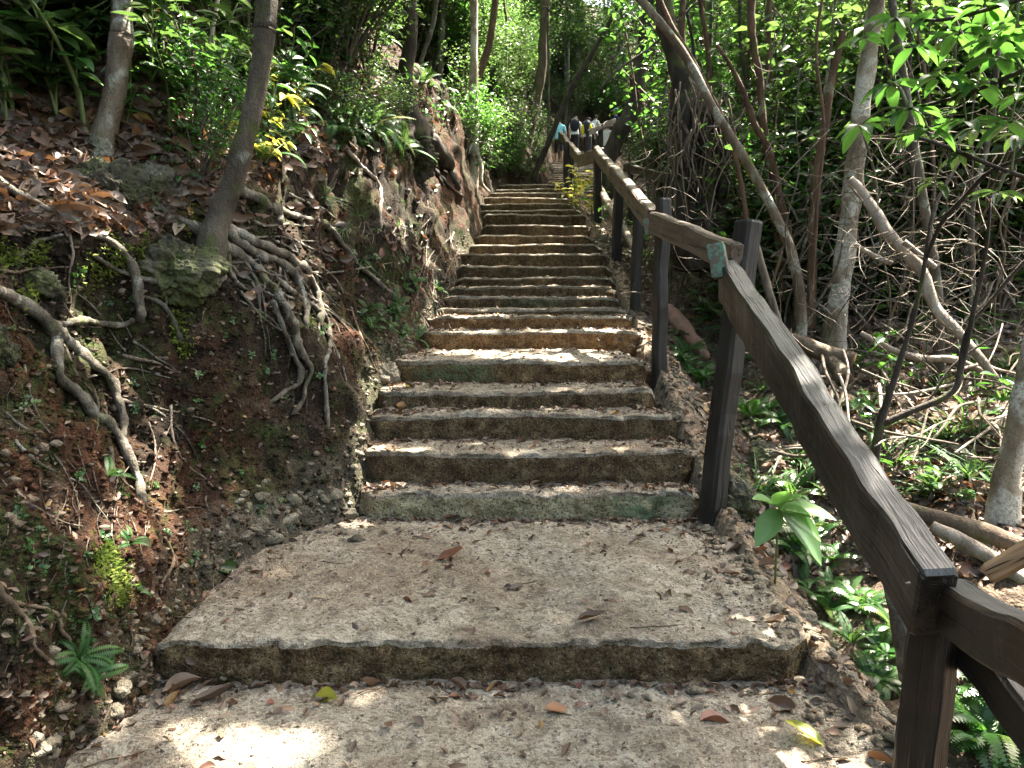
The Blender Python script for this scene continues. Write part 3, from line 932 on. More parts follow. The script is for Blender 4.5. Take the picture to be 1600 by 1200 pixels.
# the separate exposed roots on the bank
for lab, pts, w0, w1, m in [
    ('smooth grey root arching down past the mossy boulder', [(-30, 270), (0, 284), (52, 320), (96, 337), (140, 362), (184, 386), (208, 416), (218, 456), (222, 505)], 17, 18, 'bark_root'),
    ('thick sunlit root forking downward over bare red soil', [(-40, 446), (0, 456), (45, 481), (77, 513), (108, 541), (140, 565), (171, 590), (182, 621), (192, 660), (190, 690)], 30, 15, 'bark_root'),
    ('knotty root bending below the thick sunlit one to a fern', [(84, 520), (91, 560), (87, 586), (115, 611), (147, 646), (178, 670), (189, 695), (210, 730), (220, 765), (224, 790)], 22, 16, 'bark_root'),
    ('short level root joining the grey root to the forked one', [(84, 508), (119, 501), (150, 503), (172, 507), (196, 506), (210, 497)], 15, 13, 'bark_root'),
    ('mossy green root stub under the boulder', [(224, 462), (246, 470), (262, 485), (276, 513), (287, 548)], 10, 9, 'bark_root'),
    ('yellow mossed thin root crossing above the forked root', [(0, 392), (30, 402), (50, 380), (78, 372), (100, 366)], 9, 7, 'bark_root'),
    ('thin dark root curling low on the bank by the fern', [(-10, 918), (21, 955), (45, 976), (49, 1004), (66, 1025), (87, 1041)], 15, 10, 'bark_brown'),
    ('thin brown root hooking down beside the curled one', [(21, 941), (63, 951), (91, 962), (94, 986), (112, 1000), (115, 1045)], 11, 8, 'bark_brown'),
    ('small crooked root at the foot of the bank', [(255, 840), (273, 878), (254, 905), (250, 925)], 9, 6, 'bark_brown'),
    ('bleached root hooking out of the sunlit soil streak', [(537, 228), (560, 256), (578, 273), (593, 289), (595, 310), (593, 333), (595, 360)], 9, 6, 'bark_dead'),
    ('mossy thread root above the long sunlit root', [(452, 303), (480, 318), (502, 324), (526, 343)], 6, 4, 'bark_root'),
    ('thin root trailing above the stone at the stair edge', [(548, 480), (560, 520), (575, 545), (582, 570), (598, 590)], 5, 3, 'bark_brown'),
    ('dark root running down to the steps from the blackened trunk', [(672, 262), (690, 280), (704, 296), (722, 306)], 9, 6, 'bark_dark'),
]:
    tag(root_mesh('exposed_root', pts, w0, w1, M[m], seed=len(lab)), lab, 'root')
random.seed(31)
thin = []
for k in range(24):
    x0, y0 = random.uniform(345, 490), random.uniform(345, 480)
    a = random.uniform(.1, 1.2); L = random.uniform(60, 190)
    pts = [(x0, y0)]
    for m in range(5):
        a = min(1.75, max(-.2, a + random.uniform(-.35, .55)))
        pts.append((pts[-1][0] + math.cos(a) * L / 5, pts[-1][1] + math.sin(a) * L / 5))
    thin.append((pts, random.uniform(4, 8), 2.2))
troots(t1, thin, M['bark_root'])
for k in range(26):
    x0, y0 = random.uniform(-10, 270), random.uniform(330, 800)
    a = random.uniform(.2, 1.5); L = random.uniform(70, 200)
    pts = [(x0, y0)]
    for m in range(5):
        a = min(1.9, max(-.3, a + random.uniform(-.5, .5)))
        pts.append((pts[-1][0] + math.cos(a) * L / 5, pts[-1][1] + math.sin(a) * L / 5))
    tag(root_mesh('exposed_root', pts, random.uniform(4, 8), 2.4, M[random.choice(['bark_root', 'bark_brown', 'twig'])], seed=k), 'thin wandering root on the bare bank', 'root', 'thin wandering roots on the bare bank')
# hair-thin rootlets hanging on the cut
for k in range(90):
    x, y = random.choice([(random.uniform(20, 520), random.uniform(420, 900)), (random.uniform(0, 240), random.uniform(700, 1120)), (random.uniform(560, 720), random.uniform(300, 480))])
    h, n = hit(x, y)
    if h is None or h[0] > -.5: continue
    L = random.uniform(25, 90)
    a = random.uniform(-.6, .6)
    pts = [(x + math.sin(a) * L * t + random.uniform(-6, 6), y + math.cos(a) * L * t) for t in (0, .33, .66, 1)]
    tag(root_mesh('rootlet', pts, random.uniform(1.6, 3.4), 1.2, M['twig'], lift=1.2, seg=5, sink=False), 'hair-thin pale rootlet dangling on the cut bank', 'rootlet', 'rootlets hanging on the cut bank')

# other trees of the left bank
def lt(label, pts, m, top=8, **kw):
    o, P, r = tree_px('tree', label, 'tree', pts, M[m], top=top, **kw)
    if top and top > 6: TREES.append((o, P[0]))
    return o, P, r
lt('pale lichen spotted trunk among big leaves on the upper bank', [(192, -20, 5, 34), (188, 60, 5, 34), (181, 130, 5, 36), (170, 180, 5, 38), (162, 220, 5, 44)], 'bark_pale', base_ground=True, seed=8)
t3, P3, r3 = lt('blackened trunk with a splayed foot at the bank edge', [(642, -20, 8, 20), (640, 60, 8, 20), (634, 120, 8, 22), (640, 170, 8, 26), (650, 215, 8, 38)], 'bark_dark', base_ground=True, seed=9, wob=.25, flare=1.3)
troots(t3, [([(646, 190), (664, 220), (688, 250), (706, 275), (716, 296)], 40, 14), ([(640, 200), (634, 225), (650, 262), (660, 285)], 22, 8), ([(655, 215), (680, 262), (690, 292)], 18, 6)], M['bark_dark'])
lt('thin straight stem rising from leaf litter on the upper bank', [(253, -20, 6, 7), (253, 70, 6, 7), (254, 145, 6, 7)], 'bark_grey', base_ground=True, seed=10, seg=7, top=4.5)
lt('pale slanting stick standing beside the leaning tree', [(343, -20, 6, 6), (330, 60, 6, 6), (316, 122, 6, 7)], 'bark_dead', base_ground=True, seed=11, seg=7, top=4.5)
t5, P5, r5 = lt('slim mottled tree with dangling roots at the top of the steps', [(741, -20, 12.2, 11), (741, 60, 12.2, 12), (740, 120, 12.2, 13), (741, 190, 12.2, 13), (741, 240, 12.2, 15), (737, 280, 12.2, 22)], 'bark_white', seed=12)
for k, (pp, w0, w1) in enumerate([
        ([(738, 165), (733, 186), (722, 194), (702, 196)], 10, 5), ([(738, 200), (728, 206), (716, 205), (698, 208)], 5, 3), ([(737, 208), (729, 216), (720, 222)], 5, 2),
        ([(737, 225), (729, 245), (734, 270), (742, 300)], 7, 3), ([(744, 235), (752, 262), (752, 285), (765, 300)], 8, 4), ([(738, 255), (728, 275), (732, 300)], 6, 3), ([(746, 222), (760, 224), (766, 236), (764, 246)], 3, 2)]):
    PP, rr = trunk_pts([(x, y, 12.15 - .03 * j, w0 + (w1 - w0) * j / (len(pp) - 1)) for j, (x, y) in enumerate(pp)])
    child_tube(t5, 'root', PP, rr, M['bark_white'], 20 + k)
lt('orange brown trunk leaning behind the slim mottled tree', [(778, -30, 14, 9), (768, 50, 14, 11), (758, 90, 14, 12), (744, 125, 14, 12), (716, 162, 14, 13), (700, 190, 14, 13)], 'bark_red', seed=13, seg=8)
lt('pale straight trunk beyond the bright clearing', [(692, -20, 15, 10), (690, 60, 15, 10), (686, 140, 15, 10), (688, 190, 15, 11)], 'bark_grey', seed=14, seg=8)
lt('slender stem curving beside the blackened trunk', [(685, -20, 11, 7), (676, 40, 11, 7), (660, 90, 11, 7), (652, 130, 11, 8), (650, 180, 11, 8)], 'bark_grey', seed=15, seg=7)
# trees where the path bends
lt('dark forked sapling leaning over the shaded bank at the bend', [(760, 60, 16, 6), (768, 110, 16, 8), (780, 166, 16, 9), (788, 200, 16, 10), (799, 240, 16, 12)], 'bark_dark', seed=16, seg=8)
lt('thin bent stem rising from the forked sapling foot', [(792, 40, 16.3, 5), (791, 110, 16.3, 5), (794, 180, 16.3, 6), (800, 238, 16.3, 6)], 'bark_grey', seed=17, seg=6)
lt('stout dark trunk swaying upward at the bend', [(852, -20, 17, 14), (849, 60, 17, 14), (846, 110, 17, 15), (836, 160, 17, 16), (826, 205, 17, 18), (818, 245, 17, 20)], 'bark_brown', seed=18)
lt('slanting dark trunk crossing in front of the hikers', [(950, 40, 15.6, 6), (920, 92, 15.6, 8), (892, 140, 15.6, 9), (874, 180, 15.6, 9), (858, 220, 15.6, 9), (838, 268, 15.6, 10)], 'bark_dark', seed=19, seg=8)
lt('pole thin grey stem standing left of the hikers', [(856, 20, 16.5, 3.5), (857, 120, 16.5, 3.5), (857, 200, 16.5, 4)], 'bark_grey', seed=20, seg=6, top=7.5)
lt('broad dark trunk leaning by the rail bend', [(1018, -20, 12.8, 20), (1010, 50, 12.8, 22), (1000, 110, 12.8, 24), (988, 170, 12.8, 27), (968, 208, 12.8, 28), (950, 250, 12.8, 30), (944, 290, 12.8, 34)], 'bark_dark', seed=21, wob=.2)
# right of the rail
tc, PC, rc = lt('massive black trunk wrapped in hanging vines beyond the rail', [(1036, -20, 7.2, 22), (1046, 60, 7.2, 28), (1062, 120, 7.2, 46), (1082, 180, 7.2, 70), (1098, 240, 7.2, 76), (1094, 310, 7.2, 64), (1088, 385, 7.2, 78)], 'bark_dark', seed=22, wob=.4, seg=22)
for pp in ([(1075, 150, 7.0, 12), (1068, 220, 6.95, 15), (1064, 300, 6.95, 17), (1062, 400, 6.95, 20)], [(1120, 170, 7.0, 14), (1136, 240, 6.95, 18), (1130, 310, 6.95, 16), (1124, 395, 6.95, 19)], [(1090, 190, 6.9, 10), (1110, 260, 6.85, 12), (1106, 330, 6.85, 13), (1112, 400, 6.85, 14)]):
    child_tube(tc, 'trunk', *trunk_pts(pp), M['bark_dark'], 7, 10, .3)
for k in range(54):
    x0, y0 = random.uniform(1035, 1140), random.uniform(110, 225)
    L = random.uniform(50, 190)
    Yk = 7.2 - random.uniform(.22, .5)
    PP, rr = trunk_pts([(x0, y0, Yk, 2.6), (x0 + random.uniform(-16, 16), y0 + L * .35, Yk, 2.2), (x0 + random.uniform(-22, 22), y0 + L * .7, Yk, 2), (x0 + random.uniform(-22, 22), y0 + L, Yk, 1.5)])
    child_tube(tc, 'vine', PP, rr, M['twig'], k, 5)
lt('greenish mottled trunk slanting across over the rail', [(985, -20, 5.6, 13), (1020, 22, 5.6, 13), (1050, 58, 5.6, 13), (1085, 112, 5.6, 13), (1112, 165, 5.6, 13), (1150, 226, 5.6, 14), (1185, 285, 5.6, 14), (1212, 338, 5.6, 15), (1236, 392, 5.6, 15), (1250, 455, 5.6, 16), (1252, 505, 5.6, 17)], 'bark_pale', seed=23, top=None, wob=.08)
lt('thin reddish stem running beside the slanting mottled trunk', [(1022, -20, 6.2, 9), (1050, 42, 6.2, 9), (1078, 88, 6.2, 9), (1102, 134, 6.2, 9), (1126, 180, 6.2, 9), (1150, 250, 6.2, 8), (1165, 330, 6.2, 8), (1172, 420, 6.2, 9)], 'bark_red', seed=24, seg=8, top=None)
lt('reddish trunk with an upright bend behind the tall post', [(1174, -20, 6.6, 13), (1174, 40, 6.6, 12), (1180, 84, 6.6, 11), (1186, 114, 6.6, 11), (1189, 150, 6.6, 11), (1194, 205, 6.6, 11), (1204, 270, 6.6, 11), (1214, 340, 6.6, 11), (1222, 430, 6.6, 13)], 'bark_red', seed=25, seg=10)
lt('reddish crooked branch trunk crossing the upright one', [(1120, 70, 6.3, 5), (1140, 100, 6.3, 6), (1158, 136, 6.3, 9), (1171, 170, 6.3, 10), (1182, 200, 6.3, 10), (1204, 240, 6.3, 10), (1222, 320, 6.3, 10), (1240, 400, 6.3, 11), (1246, 460, 6.3, 12)], 'bark_red', seed=26, seg=10, top=None)
snag, PS, rs = lt('broken reddish snag with a splintered pale top', [(1317, 50, 6, 10), (1306, 98, 6, 11), (1296, 142, 6, 13), (1291, 182, 6, 13), (1282, 235, 6, 13), (1274, 300, 6, 13), (1270, 380, 6, 13), (1268, 470, 6, 14)], 'bark_red', seed=27, top=None)
lt('tall straight white barked tree beside the fallen cut log', [(1374, -20, 5.4, 24), (1364, 40, 5.4, 25), (1354, 110, 5.4, 26), (1347, 160, 5.4, 27), (1342, 210, 5.4, 27), (1333, 290, 5.4, 28), (1324, 370, 5.4, 29), (1313, 450, 5.4, 31), (1304, 510, 5.4, 34), (1300, 556, 5.4, 42)], 'bark_white', seed=28, base_ground=True, seg=16)
lt('grey curved trunk standing among pale dead branches', [(1412, 120, 5.2, 12), (1424, 200, 5.2, 13), (1434, 260, 5.2, 14), (1446, 335, 5.2, 15), (1460, 420, 5.2, 16), (1466, 500, 5.2, 16), (1468, 600, 5.2, 19)], 'bark_grey', seed=29, top=7)
lt('pale flaking trunk standing on bright litter by the frame edge', [(1622, 500, 3.6, 30), (1604, 590, 3.6, 31), (1590, 670, 3.6, 33), (1574, 740, 3.6, 40), (1570, 775, 3.6, 50)], 'bark_white', seed=30, top=6.5)
fk, PF, rf = lt('dark forked shrub sprawling low over the litter', [(1500, 250, 4.2, 3.6), (1462, 320, 4.1, 5.8), (1447, 400, 4, 7.2), (1438, 450, 4, 7.2), (1420, 520, 4, 7.9), (1398, 590, 4, 9.4), (1376, 660, 4, 13.0)], 'bark_dark', seed=31, top=None)
child_tube(fk, 'branch', *trunk_pts([(1378, 662, 4, 11.5), (1430, 640, 3.95, 10.8), (1488, 612, 3.9, 10.1), (1505, 562, 3.9, 8.6), (1520, 490, 3.85, 7.2), (1540, 395, 3.8, 5.8), (1548, 310, 3.8, 3.6)]), M['bark_dark'], 1)
child_tube(fk, 'branch', *trunk_pts([(1496, 600, 3.9, 6.5), (1510, 520, 3.9, 6.5), (1548, 470, 3.85, 5.8), (1590, 420, 3.8, 5.8), (1650, 360, 3.75, 4.3)]), M['bark_dark'], 2)
child_tube(fk, 'branch', *trunk_pts([(1447, 405, 4, 5.8), (1470, 350, 3.9, 6.5), (1510, 305, 3.8, 7.2), (1552, 265, 3.7, 6.5), (1640, 235, 3.6, 5.8)]), M['bark_dark'], 3)
child_tube(fk, 'branch', *trunk_pts([(1400, 652, 3.98, 5.0), (1450, 625, 3.98, 4.3), (1490, 570, 4, 3.6), (1560, 520, 4, 2.9)]), M['bark_dark'], 4)

random.seed(41)
for k in range(30):
    x0 = random.uniform(1020, 1620); Yk = random.uniform(5.5, 10.5); w = random.uniform(4, 11); lean = random.uniform(-70, 70)
    if 1010 < x0 < 1180: Yk = random.uniform(7.8, 10.5)
    pts = [(x0 + lean * t + random.uniform(-14, 14), -40 + 480 * (1 - t) , Yk, w * (1.15 - .3 * t)) for t in (1, .75, .5, .25, 0)]
    tree_px('sapling', 'thin bare trunk rising through the dark thicket beyond the rail', 'tree', pts, M[random.choice(['bark_grey', 'bark_brown', 'bark_red', 'bark_dark', 'bark_pale'])], top=7.5, seed=k, seg=7, group='thin trunks in the thicket beyond the rail')
def log_px(name, label, cat, pts, m, seed, ends=None, group=None, wob=.15):
    P, r = trunk_pts(pts)
    v, q, t = tube(P, r, 12, len(P) * 6, wob, seed)
    mb = MB().add(v, q); 
    mb.t.append(t); mb.tm.append(np.full(len(t), 1 if ends else 0))
    o = mb.build(name, [M[m], M[ends]] if ends else [M[m]])
    return tag(o, label, cat, group)
log_px('dead_branch', 'thick bleached branch leaning from the white barked tree down to the litter', 'branch', [(1328, 280, 5.0, 12), (1344, 298, 5.0, 16), (1366, 328, 4.95, 17), (1386, 362, 4.9, 18), (1416, 396, 4.85, 19), (1442, 428, 4.8, 18), (1462, 482, 4.75, 17), (1500, 522, 4.65, 16), (1532, 560, 4.55, 14), (1556, 592, 4.5, 12)], 'bark_dead', 41)
log_px('dead_branch', 'pale broken branch forking off the bleached one', 'branch', [(1412, 378, 4.8, 9), (1440, 400, 4.75, 9), (1462, 418, 4.7, 8)], 'bark_dead', 42)
log_px('dead_branch', 'pale dead branch lying level across the tangle', 'branch', [(1345, 520, 5.1, 8), (1390, 545, 5.05, 11), (1440, 560, 5, 11), (1490, 562, 4.95, 11), (1545, 585, 4.9, 10)], 'bark_dead', 43)
log_px('dead_branch', 'short snapped grey branch pointing at the grey trunk', 'branch', [(1336, 382, 5.0, 6), (1362, 398, 5.0, 8), (1394, 412, 4.95, 9)], 'bark_dead', 44)
log_px('dead_branch', 'bare pale stick leaning against the tall post', 'branch', [(1178, 365, 4.5, 9), (1190, 415, 4.5, 11), (1206, 470, 4.5, 12), (1222, 520, 4.5, 12), (1240, 560, 4.5, 12)], 'twig', 45)
log_px('cut_log', 'brown sawn log with red cut ends at the white barked tree', 'log', [(1225, 528, 5.1, 22), (1255, 538, 5.05, 26), (1290, 552, 5.0, 28), (1332, 566, 4.9, 27)], 'bark_brown', 46, 'bark_red')
log_px('cut_log', 'stubby side piece of the sawn log with a dark red end', 'log', [(1290, 556, 5.0, 20), (1306, 572, 4.9, 24), (1320, 594, 4.78, 25)], 'bark_brown', 47, 'bark_red')
log_px('mossy_log', 'dark mossy log lying beyond the rail corner', 'log', [(1400, 790, 3.2, 22), (1450, 806, 3.1, 26), (1520, 826, 3.0, 30), (1580, 848, 2.9, 30), (1660, 880, 2.8, 30)], 'bark_brown', 48)
log_px('pale_log', 'pale debarked log lying under the dark mossy one', 'log', [(1455, 822, 2.95, 18), (1500, 844, 2.9, 24), (1550, 872, 2.85, 26), (1600, 905, 2.8, 26)], 'bark_dead', 49)
log_px('debarked_log', 'short pinkish debarked log lying outside the third post', 'log', [(x, y, hit(x, y + 6)[0][1] - .03, w) for x, y, w in ((1102, 556, 14), (1088, 536, 24), (1066, 510, 28), (1042, 486, 20))], 'wood_raw', 50, wob=.22)
log_px('pale_log', 'pale sunlit log lying outside the upper posts', 'log', [(990, 388, 8.0, 10), (972, 352, 8.7, 13), (955, 325, 9.5, 13), (930, 282, 11.2, 10)], 'bark_dead', 52)
bpy.data.objects['debarked_log'].data.materials[0] = mat_bark('bark_pink', (.22, .11, .08), (.36, .2, .15), (.48, .31, .24), .62, 9, (.5, .4, .33))
log_px('stump', 'grey rotten stump behind the ferns at the rail corner', 'stump', [(1392, 915, 2.5, 24), (1402, 950, 2.48, 28), (1414, 1000, 2.45, 34), (1420, 1060, 2.45, 38)], 'bark_grey', 51)

# lianas and dead sticks tangled right of the rail
for k in range(95):
    x0 = random.uniform(1010, 1600); Yk = random.uniform(4.8, 10)
    y0 = random.uniform(-30, 420)
    if 1000 < x0 < 1190: Yk = max(Yk, 7.6)
    dx, L = random.uniform(-160, 160), random.uniform(120, 420)
    w = random.uniform(1.4, 4.5)
    pts = [(x0 + dx * t + random.uniform(-22, 22), y0 + L * t + random.uniform(-10, 10), Yk, w * (1 - .3 * t)) for t in (0, .25, .5, .75, 1)]
    o = log_px('liana', '', None, pts, random.choice(['twig', 'bark_grey', 'bark_red', 'bark_brown']), 200 + k)
    tag(o, 'thin bare liana hanging in the thicket beyond the rail', 'liana', 'lianas in the thicket beyond the rail')
for k in range(120):
    x0 = random.uniform(1220, 1640); y0 = random.uniform(280, 720)
    h, n = hit(x0, y0 + 60)
    Yk = min(h[1] if h is not None else 6, 6.5) - .1
    a = random.uniform(0, math.pi); L = random.uniform(50, 170)
    w = random.uniform(1.6, 5)
    pts = [(x0 + math.cos(a) * L * t + random.uniform(-7, 7), y0 + math.sin(a) * L * t * .7 + random.uniform(-7, 7), Yk - .3 * t, w * (1 - .4 * t)) for t in (-.5, -.2, .2, .5)]
    o = log_px('dead_stick', '', None, pts, random.choice(['twig', 'bark_dead', 'twig']), 300 + k)
    tag(o, 'bleached dead stick caught in the tangle under the thicket', 'stick', 'dead sticks under the thicket')

# ---------------------------------------------------------------- boulders and rubble
def rock_mesh(rad, seed, sub=3, rough=.35, sq=(1, 1, .8)):
    n = {2: 14, 3: 26, 4: 44, 5: 90}[sub]
    th = np.linspace(0, math.pi, n); ph = np.linspace(0, 2 * math.pi, 2 * n, endpoint=False)
    T, Pp = np.meshgrid(th, ph, indexing='ij')
    d = np.stack([np.sin(T) * np.cos(Pp), np.sin(T) * np.sin(Pp), np.cos(T)], -1).reshape(-1, 3)
    k = 1 + rough * fbm(d + seed * 3.7, 1.2, 5, seed, .58) + rough * .4 * (1 - np.abs(fbm(d + seed, 3.1, 4, seed + 3))) - rough * .5 * np.clip(vnoise(d, 6.5, seed + 9) - .3, 0, 1)
    v = d * k[:, None] * np.asarray(sq) * rad
    idx = np.arange(n * 2 * n).reshape(n, 2 * n)
    q = np.stack([idx[:-1], idx[1:], np.roll(idx[1:], -1, 1), np.roll(idx[:-1], -1, 1)], -1).reshape(-1, 4)
    return v, q
for lab, x, y, rp, sd, sq, m in [
    ('square mossy boulder under the pale spotted trunk', 178, 292, 46, 1, (1, .8, 1), 'rock'),
    ('dark mossy boulder beside the leaning tree foot', 238, 300, 40, 2, (1, .8, .95), 'rock'),
    ('large pitted mossy boulder hugged by a looping root', 262, 408, 58, 3, (1.05, .8, .85), 'rock'),
    ('grey stone jutting from the bank left of the boulders', 66, 442, 30, 4, (1.2, .8, .7), 'rock'),
    ('dark rounded stone half hidden by the thick forked root', -8, 540, 34, 5, (1, .8, 1.2), 'rock'),
    ('mossy ledge stone above the blackened root', 648, 248, 38, 6, (1.1, .8, .7), 'rock'),
    ('smooth tan boulder at the stair edge by the sunlit gap', 606, 588, 22, 7, (1, .9, 1), 'lime'),
    ('grey stone at the foot of the tall post', 1152, 790, 46, 8, (.9, .9, .9), 'rock'),
    ('mossy rock under the ferns beyond the tall post', 1190, 710, 30, 9, (1, .9, .7), 'rock'),
    ('knobbly rock by the rail where steps crumble', 945, 378, 14, 10, (1, .9, .9), 'lime'),
]:
    h, n = hit(x, y)
    r0 = rp * h[1] / FPX
    v, q = rock_mesh(r0, sd, 5 if rp > 30 else 4, .38, sq)
    tag(MB().add(v, q).build('boulder', M[m], None, True, h - n * r0 * .35), lab, 'boulder')
# ---------------------------------------------------------------- plant prototypes (meshes shared by their copies)
LO, MID, HI = leaf_tpl(.46, 'lo'), leaf_tpl(.46, 'mid'), leaf_tpl(.48, 'hi', .16, .14)
NARROW = leaf_tpl(.24, 'mid', .1, .06)
ROUND = leaf_tpl(.75, 'mid', .1, .08)

def fern_mesh(nfr=7, L=.4, spread=.9, pairs=22, mat='fern', lw=.34, ll=.15):
    mb = MB()
    for k in range(nfr):
        az = 2 * math.pi * k / nfr + random.uniform(-.4, .4)
        l = L * random.uniform(.65, 1.15)
        el0 = R(random.uniform(40, 75)); bend = R(random.uniform(60, 120)) * spread
        t = np.linspace(0, 1, pairs + 3)
        ang = el0 - bend * t ** 1.3
        st = l / (pairs + 2)
        hx = np.concatenate([[0], np.cumsum(np.cos(ang[:-1]) * st)]); hz = np.concatenate([[0], np.cumsum(np.sin(ang[:-1]) * st)])
        ax = np.array([math.cos(az), math.sin(az), 0]); side = np.array([-math.sin(az), math.cos(az), 0])
        P = hx[:, None] * ax + hz[:, None] * np.array([0, 0, 1.0])
        v, q, tt = tube(P, np.linspace(.0025, .0008, len(P)), 3, len(P), cap=False)
        mb.add(v, q, None, .3)
        tan = norm(np.gradient(P, axis=0)); nrm = np.cross(tan, side)
        pos = P[2:]; ln = l * ll * np.sin(np.pi * np.clip(t[2:] * .93 + .05, 0, 1)) ** .7 + .006
        for sg in (1, -1):
            d = norm(side * sg + tan[2:] * .35 - np.array([0, 0, .18]))
            v, t3, q3, rr = place(leaf_tpl(lw, 'lo', .08, .0), pos, d, np.abs(nrm[2:]) * np.sign(nrm[2:]), ln, np.full(len(pos), random.random()))
            mb.add(v, q3, t3, rr)
    return mb.mesh('fronds', M[mat])

def seedling_mesh(H=.35, n=9, L=.11, mat='leaf', tpl=None, stem='stem', nst=1):
    mb = MB()
    for s in range(nst):
        lean = np.array([random.uniform(-.4, .4), random.uniform(-.4, .4), 0]) * (1 if nst == 1 else 1.8)
        h = H * random.uniform(.75, 1.2)
        P = np.array([lean * h * t * t + np.array([0, 0, h * t]) for t in np.linspace(0, 1, 5)])
        v, q, t = tube(P, np.linspace(.005, .002, 5) * (1 + H), 5, 8, cap=False)
        mb.add(v, q, None, .2, 1)
        for k in range(n):
            f = random.uniform(.35, 1) if k < n - 3 else 1.0
            p = lean * h * f * f + np.array([0, 0, h * f])
            d = rdir(1, -.25, .45)
            v, t, q, rr = place(tpl or HI, p[None] + d * .012, d, norm(np.array([[0, 0, 1.0]]) + rdir(1) * .25), L * random.uniform(.6, 1.2), random.random())
            mb.add(v, q, t, rr, 0)
    return mb.mesh('leaves', [M[mat], M[stem]])

def tuft_mesh(n=30, L=.35, mat='fern', w=.05):
    mb = MB()
    tpl_v = []
    for y in np.linspace(0, 1, 6):
        ww = w * (1 - y ** 2) / 2 + .002
        tpl_v += [(-ww, y, -.35 * y * y), (ww, y, -.35 * y * y)]
    q = np.array([(2 * k, 2 * k + 1, 2 * k + 3, 2 * k + 2) for k in range(5)])
    d = rdir(n, .25, .95)
    v, t, qq, rr = place((np.array(tpl_v), None, q), RNG.normal(0, .02, (n, 3)) * np.array([1, 1, 0]), d, norm(np.array([0, 0, 1.0]) + .3 * rdir(n)), L * RNG.uniform(.5, 1.2, n), RNG.random(n))
    mb.add(v, qq, t, rr)
    return mb.mesh('blades', M[mat])

def shrub_mesh(rad=.6, H=1.0, nst=9, per=60, L=.06, mat='leaf', tpl=None):
    """Twiggy bush: stems with leaf sprays at their ends."""
    mb = MB()
    for s in range(nst):
        az = random.uniform(0, 2 * math.pi); rr0 = rad * math.sqrt(random.random())
        tip = np.array([math.cos(az) * rr0, math.sin(az) * rr0, H * random.uniform(.45, 1.1)])
        mid = tip * np.array([.45, .45, .6]) + RNG.normal(0, .05, 3)
        P = spline(np.array([[0, 0, 0], mid, tip]), 7)
        v, q, t = tube(P, np.linspace(.009, .002, 7) * (.5 + H * .6), 4, 7, cap=False)
        mb.add(v, q, None, .2, 1)
        f = RNG.beta(3, 1.6, per)
        i = np.clip((f * 6).astype(int), 0, 5); fr = (f * 6 - i)[:, None]
        pos = P[i] * (1 - fr) + P[i + 1] * fr + RNG.normal(0, .11 * rad + .02, (per, 3))
        leaves(mb, pos, L, tpl or MID, (-.5, .4), .5)
    return mb.mesh('foliage', [M[mat], M['twig']])

PROTO = {
    'fern': [fern_mesh(random.randint(3, 8), random.uniform(.22, .42), random.uniform(.6, 1.3), random.randint(16, 24)) for _ in range(10)],
    'seedling': [seedling_mesh(random.uniform(.22, .4), random.randint(7, 12), random.uniform(.09, .13), 'leaf_bright') for _ in range(5)],
    'glossy': [seedling_mesh(random.uniform(.35, .6), random.randint(10, 15), random.uniform(.11, .15), 'leaf_dark', nst=2) for _ in range(4)],
    'yellowish': [seedling_mesh(random.uniform(.25, .4), 12, .10, 'yellow_leaf', nst=2) for _ in range(3)],
    'maiden': [fern_mesh(random.randint(6, 10), random.uniform(.26, .4), random.uniform(.7, 1.2), random.randint(13, 18), 'leaf_bright', .5, .17) for _ in range(6)],
    'tuft': [tuft_mesh(random.randint(22, 40), random.uniform(.25, .4)) for _ in range(4)],
    'herb': [seedling_mesh(.06, 7, .035, 'leaf_bright', ROUND, nst=3) for _ in range(5)],
    'shrub': [shrub_mesh(.65, 1.1, 12, 75, .062, 'leaf') for _ in range(3)] + [shrub_mesh(.6, 1.0, 12, 75, .06, 'leaf_dark') for _ in range(3)] + [shrub_mesh(.6, 1.2, 11, 70, .06, 'leaf_bright') for _ in range(1)],
    'bush': [shrub_mesh(1.1, 2.2, 22, 130, .08, m) for m in ('leaf', 'leaf', 'leaf_bright', 'leaf_dark')],
}
PART = {'maiden': 'fronds', 'fern': 'fronds', 'tuft': 'blades', 'shrub': 'foliage', 'bush': 'foliage'}
NAME = {'maiden': 'fern', 'fern': 'fern', 'seedling': 'seedling', 'glossy': 'seedling', 'yellowish': 'seedling', 'tuft': 'grass_tuft', 'herb': 'herb', 'shrub': 'shrub', 'bush': 'bush'}
CATN = {'grass_tuft': 'grass', 'seedling': 'plant', 'herb': 'plant'}
def plant(kind, loc, label, group, sc=1.0, nrm=None, lean=.5):
    me = random.choice(PROTO[kind])
    o = link(NAME[kind], me)
    nm = NAME[kind]
    tag(o, label, CATN.get(nm, nm), group.replace('bushs', 'bushes') if group else None)
    up = Vector((0, 0, 1))
    if nrm is not None: up = (Vector(nrm) * lean + up * (1 - lean)).normalized()
    rot = up.to_track_quat('Z', 'Y').to_matrix().to_4x4() @ Matrix.Rotation(random.uniform(0, 2 * math.pi), 4, 'Z')
    o.matrix_world = Matrix.Translation(Vector(loc)) @ rot @ Matrix.Scale(sc * random.uniform(.8, 1.2), 4)
    return o

